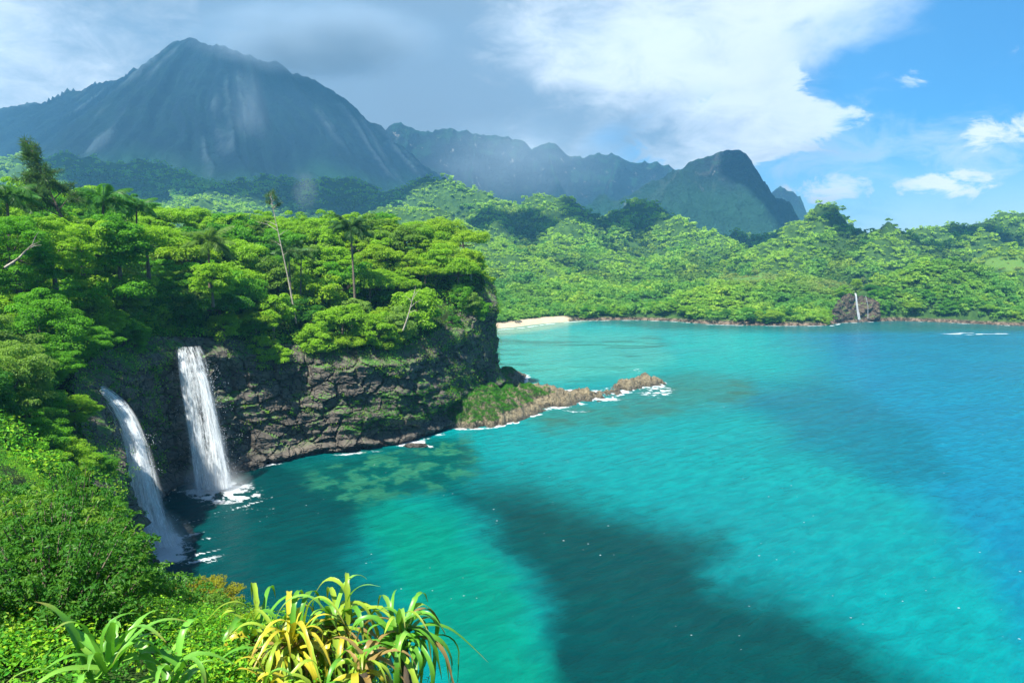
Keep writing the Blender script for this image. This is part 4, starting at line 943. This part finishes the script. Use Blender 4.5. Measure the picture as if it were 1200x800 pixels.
# ------------------------------------------------------------------ waterfalls
def fall_material(name, dens, blue):
    m, nt = material(name); uv = nt.add('ShaderNodeTexCoord', out=2)
    s = nt.n.new('ShaderNodeSeparateXYZ'); nt.l.new(uv, s.inputs[0])
    a = nt.noise(nt.mapping(uv, (9, .16, 1)), 1.0, 6, .7, dist=.2); b = nt.noise(nt.mapping(uv, (26, .9, 1), loc=(3, 1, 0)), 1.0, 5, .75)
    edge = nt.m('MULTIPLY', nt.ss(s.outputs[0], 0, .22), nt.ss(s.outputs[0], 1, .78))
    al = nt.m('ADD', nt.m('ADD', nt.m('MULTIPLY', a, 1.5), nt.m('MULTIPLY', b, .75)), dens-1.25)
    al = nt.m('MULTIPLY', nt.ss(al, .0, .62), nt.m('MULTIPLY', nt.m('MULTIPLY', edge, .95), nt.ss(nt.m('ADD', s.outputs[1], nt.m('MULTIPLY', a, 1.2)), .45, 1.5)))
    col = nt.mix(nt.ss(b, .3, .7), blue, (.93, .95, .96))
    p = nt.add('ShaderNodeBsdfPrincipled', {'Base Color': col, 'Roughness': .55, 'Specular IOR Level': .3, 'Normal': nt.add('ShaderNodeBump', {'Height': b, 'Strength': .5, 'Distance': .15})})
    t = nt.add('ShaderNodeBsdfTranslucent', {'Color': (.9, .94, .96, 1)})
    p = nt.add('ShaderNodeMixShader', {0: .35, 1: p, 2: t})
    tr = nt.add('ShaderNodeBsdfTransparent', {'Color': (1, 1, 1, 1)})
    finish(nt, nt.add('ShaderNodeMixShader', {0: al, 1: tr, 2: p})); return m
M_F1 = fall_material('falling_water', .52, (.74, .83, .88)); M_F2 = fall_material('thin_falling_water', .34, (.72, .82, .88))
def ribbon(ctr, wid, across, bulge, nu=15, nv=60, jag=.0, seed=0):
    ctr = np.asarray(ctr, float); n = len(ctr); t = np.linspace(0, n-1, nv)
    # smooth path through the points
    c = np.stack([np.interp(t, range(n), ctr[:, k]) for k in range(3)], -1); kk_ = np.ones(7)/7
    c = np.stack([np.convolve(np.pad(c[:, k], 3, mode='edge'), kk_, 'valid') for k in range(3)], -1)
    w_ = np.interp(t, range(n), wid); L = np.r_[0, np.cumsum(np.linalg.norm(np.diff(c, axis=0), axis=1))]
    u_ = np.linspace(-.5, .5, nu); A = unit(np.asarray(across, float)); Nn = unit(np.cross(A, np.array([0, 0, 1.]))); Nn = Nn if Nn[1] < 0 else -Nn
    U2, L2 = np.meshgrid(u_, L)
    off = bulge*(1-4*U2**2)+.16*vnoise(U2*9, L2*.25, 0., seed)+.06*vnoise(U2*25, L2*.8, 0., seed+1)
    V = c[:, None]+A*(U2*w_[:, None])[..., None]+Nn*off[..., None]
    return V.reshape(-1, 3), gridF(nv, nu), np.stack([U2+.5, L2], -1).reshape(-1, 2)
def droplets(cs_, sig, n, size, seed):
    r = np.random.default_rng(seed); i = r.integers(0, len(cs_), n); C = np.asarray(cs_)[i]+r.normal(size=(n, 3))*np.asarray(sig)
    C[:, 2] = np.maximum(C[:, 2], .08); s = size*r.uniform(.4, 1.3, (n, 1, 1))
    T4 = unit(np.array([[1, 1, 1], [-1, -1, 1], [-1, 1, -1], [1, -1, -1.]]))
    V = C[:, None]+T4[None]*s*np.array([1, 1, 1.6])
    o4 = np.arange(n)[:, None, None]*4; Fq = (o4+np.array([[0, 1, 2], [0, 3, 1], [0, 2, 3], [1, 3, 2]])[None]).reshape(-1, 3)
    return V.reshape(-1, 3), Fq
m, nt = material('water_drops'); finish(nt, nt.add('ShaderNodeBsdfPrincipled', {'Base Color': (.88, .92, .94, 1), 'Roughness': .3})); M_DROP = m
def mist_material(name, dens):
    m, nt = material(name); tc = nt.add('ShaderNodeTexCoord', out=3)
    gsp = nt.add('ShaderNodeTexGradient', {'Vector': tc}, out=1, gradient_type='SPHERICAL')
    n = nt.noise(tc, 2.2, 3, .6)
    dn = nt.m('MULTIPLY', nt.m('MULTIPLY', nt.m('POWER', gsp, 1.3), nt.ss(n, .25, .7)), dens)
    finish(nt, volume=nt.add('ShaderNodeVolumePrincipled', {'Color': (.93, .96, .98, 1), 'Density': dn})); return m
def ellipsoid(n=20, k=12):
    th, ph = np.meshgrid(np.linspace(0, 2*np.pi, n+1), np.linspace(.02, np.pi-.02, k), indexing='ij')
    V = np.stack([np.sin(ph)*np.cos(th), np.sin(ph)*np.sin(th), np.cos(ph)], -1).reshape(-1, 3); return V, gridF(n+1, k)[:, ::-1]
ELL = ellipsoid()
M_MIST = mist_material('spray_mist', .45)
def waterfall(name_, strands, base, drops, mist, label):
    e = empty('waterfall', tuple(base)); b = np.array(base)
    for nm, ctr, wid, across, bulge, mat, sd_ in strands:
        V, Fq, uv = ribbon(ctr, wid, across, bulge, seed=sd_); obj(nm, mesh_np(nm, V-b, Fq, mat, uv=uv), e)
    V, Fq = droplets(*drops); tag(obj('spray', mesh_np('spray', V-b, Fq, M_DROP, smooth=False), e), kind='stuff')
    for loc, sc in mist:
        q = obj('mist', mesh_np('mist', *ELL, M_MIST), e, tuple(np.array(loc)-b)); q.scale = sc
    return tag(e, label, 'waterfall')
cA = [px(96, 447, 101), px(112, 451, 99.5), px(132, 464, 98), px(148, 487, 97), px(158, 515, 96.2), px(165, 548, 95.6), px(172, 585, 95), px(179, 616, 94.4), px(186, 643, 93.8)]
wA = np.array([2.0, 2.2, 2.4, 2.8, 3.2, 3.8, 4.4, 5.0, 5.8])
sh = lambda c, dx, dy: [p+np.array([dx, dy, 0]) for p in c]
waterfall('a', [('water_sheet', cA, wA, (1, .25, 0), .5, M_F1, 1), ('water_strand', sh(cA, .15, -.35), wA*.62, (1, .25, 0), .3, M_F1, 2), ('water_veil', sh(cA[2:], .1, -.6), wA[2:]*1.25, (1, .25, 0), .5, M_F2, 3)],
    (cA[-1][0], cA[-1][1], 0), (cA[4:], (1.4, .5, .8), 900, .035, 5), [((cA[-1][0], cA[-1][1]-.5, 1.0), (5.5, 3.2, 5.0))], 'narrow waterfall curving off the left bank into the dark cove')
cB = [px(220, 405, 124), px(221, 409, 121.6), px(225, 420, 120.6), px(230, 445, 119.8), px(237, 480, 119.2), px(243, 515, 118.6), px(248, 548, 118), px(252, 574, 117.4)]
wB = np.array([4.2, 4.6, 5.0, 5.4, 6.0, 6.5, 7.0, 7.6])
cB2 = [px(232, 432, 119.2), px(238, 445, 118.8), px(245, 475, 118.3), px(252, 510, 117.8), px(258, 545, 117.2), px(262, 574, 116.8)]
cB3 = [px(212, 409, 121), px(214, 430, 119.8), px(221, 470, 119), px(230, 515, 118), px(240, 574, 117)]
waterfall('b', [('water_sheet', cB, wB, (1, .35, 0), .6, M_F2, 11), ('water_strand', cB2, np.array([1.6, 1.8, 2.1, 2.4, 2.8, 3.4]), (1, .35, 0), .4, M_F1, 12), ('water_strand', cB3, np.array([1.3, 1.6, 2.1, 2.6, 3.4]), (1, .35, 0), .3, M_F1, 13), ('water_veil', sh(cB[2:], 0, -.7), wB[2:]*.9, (1, .35, 0), .6, M_F2, 14)],
    (cB[-1][0], cB[-1][1], 0), (cB[3:]+cB2, (1.9, .6, 1.2), 1300, .04, 6), [((cB[-1][0], cB[-1][1]-.5, .9), (7.5, 3.6, 5.0))], 'wide white waterfall dropping straight over the dark rock wall')
def mist_bank(label_name, u, v, D, sc, dens, col, nsc):
    m, nt = material(label_name); tc = nt.add('ShaderNodeTexCoord', out=3)
    gsp = nt.add('ShaderNodeTexGradient', {'Vector': tc}, out=1, gradient_type='SPHERICAL'); n = nt.noise(tc, nsc, 4, .6)
    dn = nt.m('MULTIPLY', nt.m('MULTIPLY', nt.ss(gsp, .02, .75), nt.ss(n, .28, .62)), dens)
    finish(nt, volume=nt.add('ShaderNodeVolumePrincipled', {'Color': (*col, 1), 'Density': dn}))
    o = obj(label_name, mesh_np(label_name, *ELL, m), None, tuple(px(u, v, D))); o.scale = sc; return tag(o, kind='stuff')
mist_bank('summit_cloud', 372, 46, 2290, (460, 210, 140), .017, (.45, .55, .64), 2.2)  # cloud cap round the summit; grey colour stands in for the deck's shade
mist_bank('rain_veil', 590, 190, 2420, (480, 150, 200), .0026, (.70, .84, .96), 1.6)
mist_bank('rain_shaft', 292, 150, 2000, (70, 60, 220), .0028, (.70, .82, .94), 1.6)
mist_bank('hill_mist', 357, 222, 1250, (30, 26, 48), .005, (.85, .92, .96), 2.0)
# far waterfall with the rock behind it
fc, fs = resample(np.array([tuple(g(978, 379.5)), tuple(g(990, 378.5)), tuple(g(1006, 377.5)), tuple(g(1034, 377.5))]), .6)
ft = np.linspace(0, 1, 40); Sf, Tf = np.meshgrid(fs, ft, indexing='ij'); zf = -1.5+Tf*(18.5*np.sin(np.pi*np.clip(Sf/fs[-1]*.9+.05, 0, 1))**.3+2.5*fbm(Sf/4, 0*Sf, o=3, seed=158))
df = fbm(Sf/5, zf/5, o=4, seed=151)*1.6+(voronoi(Sf/3, zf/2.4, 29)[2]-.5)*1.4
V = np.stack([fc[:, 0][:, None]+0*df, fc[:, 1][:, None]+2.0-df+Tf*2.5, zf], -1)
M_BROWN = rock_material('brown_rock', (.06, .045, .03), (.13, .095, .06), (.20, .15, .10), mossiness=.65, scale=.25)
o = obj('rock_face', mesh_np('rock_face', V.reshape(-1, 3), gridF(len(fs), 40)[:, ::-1], M_BROWN, smooth=False)); tag(o, kind='structure')
d0 = g(1005, 377.5)[1]-1.5
c1 = [px(1002, 343, d0+2), px(1003, 346, d0), px(1004, 357, d0-.5), px(1007, 375, d0-1)]; c2 = [px(1014, 346, d0+2), px(1015, 349, d0+.4), px(1017, 358, d0), px(1017, 374, d0-.6)]
waterfall('c', [('water_sheet', c1, np.array([1.0, 1.2, 1.4, 2.0]), (1, 0, 0), .3, M_F1, 21), ('water_strand', c2, np.array([.4, .5, .6, .8]), (1, 0, 0), .2, M_F2, 22)],
    (c1[-1][0], c1[-1][1], 0), (c1[2:], (.9, .3, .5), 120, .06, 7), [], 'thin distant waterfall in two strands between green hills across the bay')

# ------------------------------------------------------------------ shrubs of the near bank
SHN = {0: 'leafy', 1: 'upright-shooted', 2: 'bushy'}
pl = []
tries = 0
rs = np.random.default_rng(61)
while len(pl) < 56 and tries < 6000:
    tries += 1
    yy_ = 6.5+24.5*rs.random()**1.25; xx_ = rs.uniform(-.78*yy_-2, 3)
    if poly_sd(np.array([xx_]), np.array([yy_]), P)[0] < 1.2 or (yy_ < 9 and xx_ > -1.5): continue
    if any(np.hypot(xx_-a, yy_-b) < 1.0+.085*yy_ for a, b, _ in pl): continue
    hz_ = float(land_h(np.array([xx_]), np.array([yy_]))[0]); 
    if hz_ < 8: continue
    pu, pv, zq = [float(q) for q in project(xx_, yy_, hz_+2.6*(.42+.58*min(1, max(0, (yy_-6)/14))))]; ru = 2.0*F/zq*(.42+.58*min(1, max(0, (yy_-6)/14)))
    if pv < 590 or pu+ru*.75 > np.interp(pv+ru*.5, [590, 640, 670, 700, 720, 760, 800], [165, 185, 205, 235, 262, 285, 300]): continue
    pl.append((xx_, yy_, hz_))
def shrub_zone(u, v):
    if v > 740 and u < 140: return 'behind the strap-leaved plant'
    if u > 225: return 'beside the arching yellow-leaved plants'
    if u > 150: return 'on the slope edge above the dark cove'
    if v > 640: return 'on the slope below the tree bank'
    return 'under the tiered trees of the left bank'
for i, (a, b, c) in enumerate(sorted(pl)):
    k = i % 3; cc = random.choice([(.06, .21, .03), (.05, .18, .022), (.085, .24, .03), (.13, .26, .03)]); s = random.uniform(.75, 1.25)*(1+.012*b)
    s *= .42+.58*min(1, max(0, (b-6)/14))
    pu, pv, _ = project(a, b, c+1.5*s)
    e = plant('shrub%d' % k, 'shrub', (a, b, c-.15), s, random.uniform(0, 6.28), cc, '%s %s shrub %s' % (SHN[k], 'light green' if cc[1] > .2 else 'fresh green', shrub_zone(float(pu), float(pv))), 'shrub', 'shrubs on the near slope')
    for q in e.children:
        if q.name.startswith('trunk'): q.name = 'stem'
for i, (u, v, D) in enumerate([(20, 770, 8.5), (62, 752, 9.5), (108, 742, 10.5), (160, 752, 10), (205, 745, 11), (28, 800, 7.2), (92, 798, 7.8), (170, 800, 8.2), (232, 792, 9.2), (0, 735, 11), (140, 770, 9)]):
    p = px(u, v, D); hz_ = float(land_h(np.array([p[0]]), np.array([p[1]]))[0]); k = i % 3
    e = plant('shrub%d' % k, 'shrub', (p[0], p[1], min(hz_, p[2])-.1), .30+.03*(i % 4), i*2.1, [(.075, .24, .03), (.06, .20, .022), (.10, .27, .03)][k], 'low %s shrub %s' % (SHN[k], 'among the bright green blades' if u > 50 else 'in the lower left corner'), 'shrub', 'shrubs on the near slope')
    for q in e.children:
        if q.name.startswith('trunk'): q.name = 'stem'
def one_shrub(key, u, v, D, s, col, label, name='shrub', sz=None):
    p = px(u, v, D); e = plant(key, name, tuple(p), s, random.uniform(0, 6), col, label, 'shrub', None, sz=sz); 
    for q in e.children:
        if q.name.startswith('trunk'): q.name = 'stem'
    return e
one_shrub('shrubfine', 236, 722, 17, .55, (.28, .27, .02), 'small flat yellow shrub standing out against the dark cove water')
one_shrub('shrubfine', 255, 800, 8.6, .50, (.20, .28, .02), 'yellow-green fine-leaved bush left of the yellow strap leaves')
one_shrub('shrubfine', 330, 815, 7.6, .45, (.17, .26, .02), 'yellow-green fine-leaved bush under the yellow strap leaves')
one_shrub('shrubfine', 225, 770, 12, .62, (.12, .25, .03), 'green fine-leaved bush below the small flat yellow shrub')
one_shrub('shrub1', 88, 715, 22, .85, (.06, .21, .03), 'tall shrub of upright feathery shoots on the near slope', sz=1.7)

# ------------------------------------------------------------------ strap-leaved plants in front
m, nt = material('strap_leaf')
c = nt.add('ShaderNodeAttribute', attribute_name='col', out='Color'); uv = nt.add('ShaderNodeTexCoord', out=2)
s_ = nt.n.new('ShaderNodeSeparateXYZ'); nt.l.new(uv, s_.inputs[0])
ln = nt.noise(nt.mapping(uv, (14, .9, 1)), 1.6, 4, .6); pos = nt.add('ShaderNodeNewGeometry', out='Position')
cc = nt.mix(nt.m('MULTIPLY', nt.ss(ln, .35, .7), .5), c, nt.mix(1.0, c, (1.5, 1.25, .8), 'MULTIPLY'))
cc = nt.mix(nt.ss(nt.noise(pos, 16, 4, .7), .63, .72), cc, (.16, .085, .03))
finish(nt, leaf_shader(nt, cc, .4, .3, .38)); M_STRAP = m
def strap(origin, azm, e0, L, wd, bend, fold, r, n=18):
    t = np.linspace(0, 1, n); e = e0-bend*sstep(t, fold-.28, fold+.34)-.25*t
    a = azm+r.normal()*.25*t
    d = np.stack([np.cos(e)*np.cos(a), np.cos(e)*np.sin(a), np.sin(e)], -1)
    c = np.asarray(origin)+np.r_[np.zeros((1, 3)), np.cumsum(d[:-1], 0)]*L/n
    side = unit(np.stack([-np.sin(a), np.cos(a), np.zeros(n)], -1)+r.normal(size=3)*.18); up = np.cross(d, side); up = np.where(up[:, 2:3] < 0, -up, up)
    wv = wd*np.clip(t*7+.5, 0, 1)*np.clip((1-t)*1.9, 0.02, 1)**.7
    wv = wv*(1+.14*r.normal(size=n)*(t > .2))
    V = np.stack([c-side*wv[:, None]*.5+up*wv[:, None]*.16, c-up*wv[:, None]*.05, c+side*wv[:, None]*.5+up*wv[:, None]*.16], 1)
    uvv = np.stack([np.tile([0, .5, 1.], n), np.repeat(t*L, 3)], -1)
    return V.reshape(-1, 3), gridF(n, 3), uvv
def rosette(n, r, e_rng, L, wd, bend, fold, pal, p, az0=0, azs=2*math.pi, spread=.05):
    Vs, Fs, Cs, Us, o_ = [], [], [], [], 0
    for i in range(n):
        azm = az0+azs*((i*.618) % 1)+r.normal()*.12; k = i/n
        V, Fq, uv = strap(r.normal(size=3)*spread, azm, e_rng[0]+(e_rng[1]-e_rng[0])*k+r.normal()*.1, L*r.uniform(.7, 1.2), wd*r.uniform(.75, 1.2), bend*r.uniform(.6, 1.2), fold*r.uniform(.75, 1.25), r)
        cb_ = np.array(pal[r.choice(len(pal), p=p)])*r.uniform(.8, 1.2); cv = np.tile(cb_, (len(V), 1)); tip = np.clip(uv[:, 1]/uv[:, 1].max()-.75, 0, 1)*2
        tb = tip[:, None]*(1. if r.random() < .65 else .15)*1.6; tb = np.clip(tb, 0, 1); cv = cv*(1-tb)+np.array([.20, .13, .05])*tb
        Vs.append(V); Fs.append(Fq+o_); Cs.append(cv); Us.append(uv); o_ += len(V)
    return np.concatenate(Vs), np.concatenate(Fs), np.concatenate(Cs), np.concatenate(Us)
def strap_plant(u, v, D, heads, label, name='screw_pine', cat='plant', stem=True, seed=0):
    r = np.random.default_rng(700+seed); p = px(u, v, D); gz_ = float(land_h(np.array([p[0]]), np.array([p[1]]))[0]); base = np.array([p[0], p[1], min(gz_, p[2]-.3)])
    e = empty(name, tuple(base))
    for (nm, off, kw) in heads:
        V, Fq, Cc, Uu = rosette(r=r, **kw); V = V+(p-base)+np.array(off)
        obj(nm, mesh_np(nm, V, Fq, M_STRAP, smooth=True, cols={'col': ('POINT', Cc)}, uv=Uu), e)
    if stem:
        q = p-base+np.array(heads[0][1]); obj('stem', mesh_np('strap_stem', *tube(np.array([[0, 0, -.4], q*.5+np.array([.05, 0, 0]), q]), [.07, .055, .05], 8), M_BARK), e)
    return tag(e, label, cat)
GR = (.085, .26, .025); GL = (.16, .36, .05); YE = (.40, .36, .03); YG = (.22, .34, .03); DR = (.24, .17, .06)
def up_(n, L, wd, pal, p): return dict(n=n, e_rng=(.55, 1.5), L=L, wd=wd, bend=2.2, fold=.5, pal=pal, p=p)
def hang(n, L, wd, pal, p): return dict(n=n, e_rng=(-.2, .7), L=L, wd=wd, bend=1.9, fold=.28, pal=pal, p=p)
strap_plant(338, 758, 6.2, [('leaf_rosette', (0, 0, 0), up_(24, .85, .05, [YE, YG, GR], [.3, .45, .25])), ('hanging_leaves', (0, 0, -.03), hang(38, .85, .055, [YE, YG, DR], [.45, .35, .2]))], 'arching strap-leaved plant with mostly yellow hanging leaves', seed=1)
strap_plant(298, 742, 6.5, [('leaf_rosette', (0, 0, 0), up_(10, .75, .06, [GR, YG, GL], [.4, .4, .2])), ('hanging_leaves', (0, 0, -.03), hang(14, .75, .065, [YG, YE, GR], [.45, .35, .2]))], 'strap-leaved plant with folded green top leaves left of the yellow one', seed=2)
strap_plant(398, 732, 6.6, [('leaf_rosette', (0, 0, 0), up_(16, .80, .058, [GL, YG, GR], [.4, .4, .2])), ('hanging_leaves', (0, 0, -.05), hang(36, .95, .052, [YG, YE, DR], [.45, .3, .25]))], 'strap-leaved plant with an upright blade in the middle of the clump', seed=3)
strap_plant(470, 746, 6.2, [('leaf_rosette', (0, 0, 0), up_(18, .62, .05, [GR, GL, YG], [.5, .35, .15])), ('hanging_leaves', (0, 0, -.03), hang(40, 1.05, .055, [GR, GL, YG, DR], [.45, .25, .15, .15]))], 'green strap-leaved plant with long hanging leaves over the water, rightmost of the clump', seed=4)
strap_plant(425, 785, 5.7, [('leaf_rosette', (0, 0, 0), up_(14, .6, .05, [YG, DR, GR], [.4, .35, .25])), ('hanging_leaves', (0, 0, -.03), hang(16, .6, .055, [YE, DR, YG], [.4, .35, .25]))], 'dry tangled strap-leaved plant low between the yellow and green ones', seed=5)
strap_plant(318, 805, 5.5, [('leaf_rosette', (0, 0, 0), up_(14, .55, .045, [YG, GL, YE], [.4, .3, .3]))], 'low yellow-green strap-leaved plant under the yellow leaves', seed=6)
strap_plant(120, 790, 4.9, [('leaf_rosette', (0, 0, 0), dict(n=20, e_rng=(.5, 1.45), L=.72, wd=.06, bend=1.5, fold=.62, pal=[GL, (.12, .33, .04), GR], p=[.45, .35, .2]))], 'bright green strap-leaved plant with upright blades at the lower left', seed=7, stem=False)
strap_plant(195, 798, 5.0, [('leaf_rosette', (0, 0, 0), dict(n=16, e_rng=(.3, 1.3), L=.6, wd=.055, bend=1.9, fold=.5, pal=[GL, (.12, .33, .04), GR], p=[.4, .35, .25]))], 'bright green strap-leaved plant with curled blades right of the upright one', seed=8, stem=False)

# ------------------------------------------------------------------ boulders at the foot of the cliff
def boulder(u, v, sc, seed, label):
    p = g(u, v); th, ph = np.meshgrid(np.linspace(0, 2*np.pi, 49), np.linspace(.01, np.pi-.01, 26), indexing='ij')
    D_ = np.stack([np.sin(ph)*np.cos(th), np.sin(ph)*np.sin(th), np.cos(ph)], -1)
    q = 1+.30*fbm(D_[..., 0]*1.6+seed, D_[..., 1]*1.6, D_[..., 2]*1.6, o=4, seed=seed)-.16*ridged(D_[..., 0]*2.5, D_[..., 1]*2.5, D_[..., 2]*2.5+seed, o=3, seed=seed+3); q[-1] = q[0]
    V = np.sign(D_)*np.abs(D_)**.8*q[..., None]*np.array(sc)
    o = obj('boulder', mesh_np('boulder', V.reshape(-1, 3), gridF(49, 26)[:, ::-1], M_CLIFF, smooth=False), None, (p[0], p[1], sc[2]*.25)); return tag(o, label, 'boulder', 'boulders at the cliff foot')
boulder(289, 549, (2.0, 1.5, 1.1), 1, 'large dark boulder at the cliff foot just right of the wide waterfall')
boulder(303, 546, (1.3, 1.0, .7), 2, 'small dark boulder beside the large one right of the wide waterfall')
boulder(487, 523, (2.4, 1.2, .55), 3, 'flat dark rock awash in white foam below the middle of the cliff')
boulder(548, 499, (1.9, 1.3, .8), 4, 'dark boulder where the cliff foot meets the root of the rocky spit')

# ------------------------------------------------------------------ things that look alike are told apart by their order in the view
same = {}
for o in COL.objects:
    if o.parent is None and o.get('label') and o.get('group'): same.setdefault(o['label'], []).append(o)
ORD = ['leftmost', 'second from the left', 'third from the left', 'fourth from the left', 'fifth from the left', 'sixth from the left', 'seventh from the left', 'eighth from the left']
for lb, os_ in same.items():
    if len(os_) < 2: continue
    uv_ = [tuple(float(q) for q in project(o.location.x, o.location.y, o.location.z+3)[:2]) for o in os_]
    if len(os_) == 2:
        i = 0 if abs(uv_[0][0]-uv_[1][0]) > abs(uv_[0][1]-uv_[1][1]) else 1
        wd = ('left one of two', 'right one of two') if i == 0 else ('upper one of two', 'lower one of two')
        for k, (_, o) in enumerate(sorted(zip([q[i] for q in uv_], os_), key=lambda q: q[0])): o['label'] = '%s, %s' % (lb, wd[k])
    else:
        for k, (_, o) in enumerate(sorted(zip([q[0] for q in uv_], os_), key=lambda q: q[0])): o['label'] = '%s, %s' % (lb, ORD[min(k, 7)])
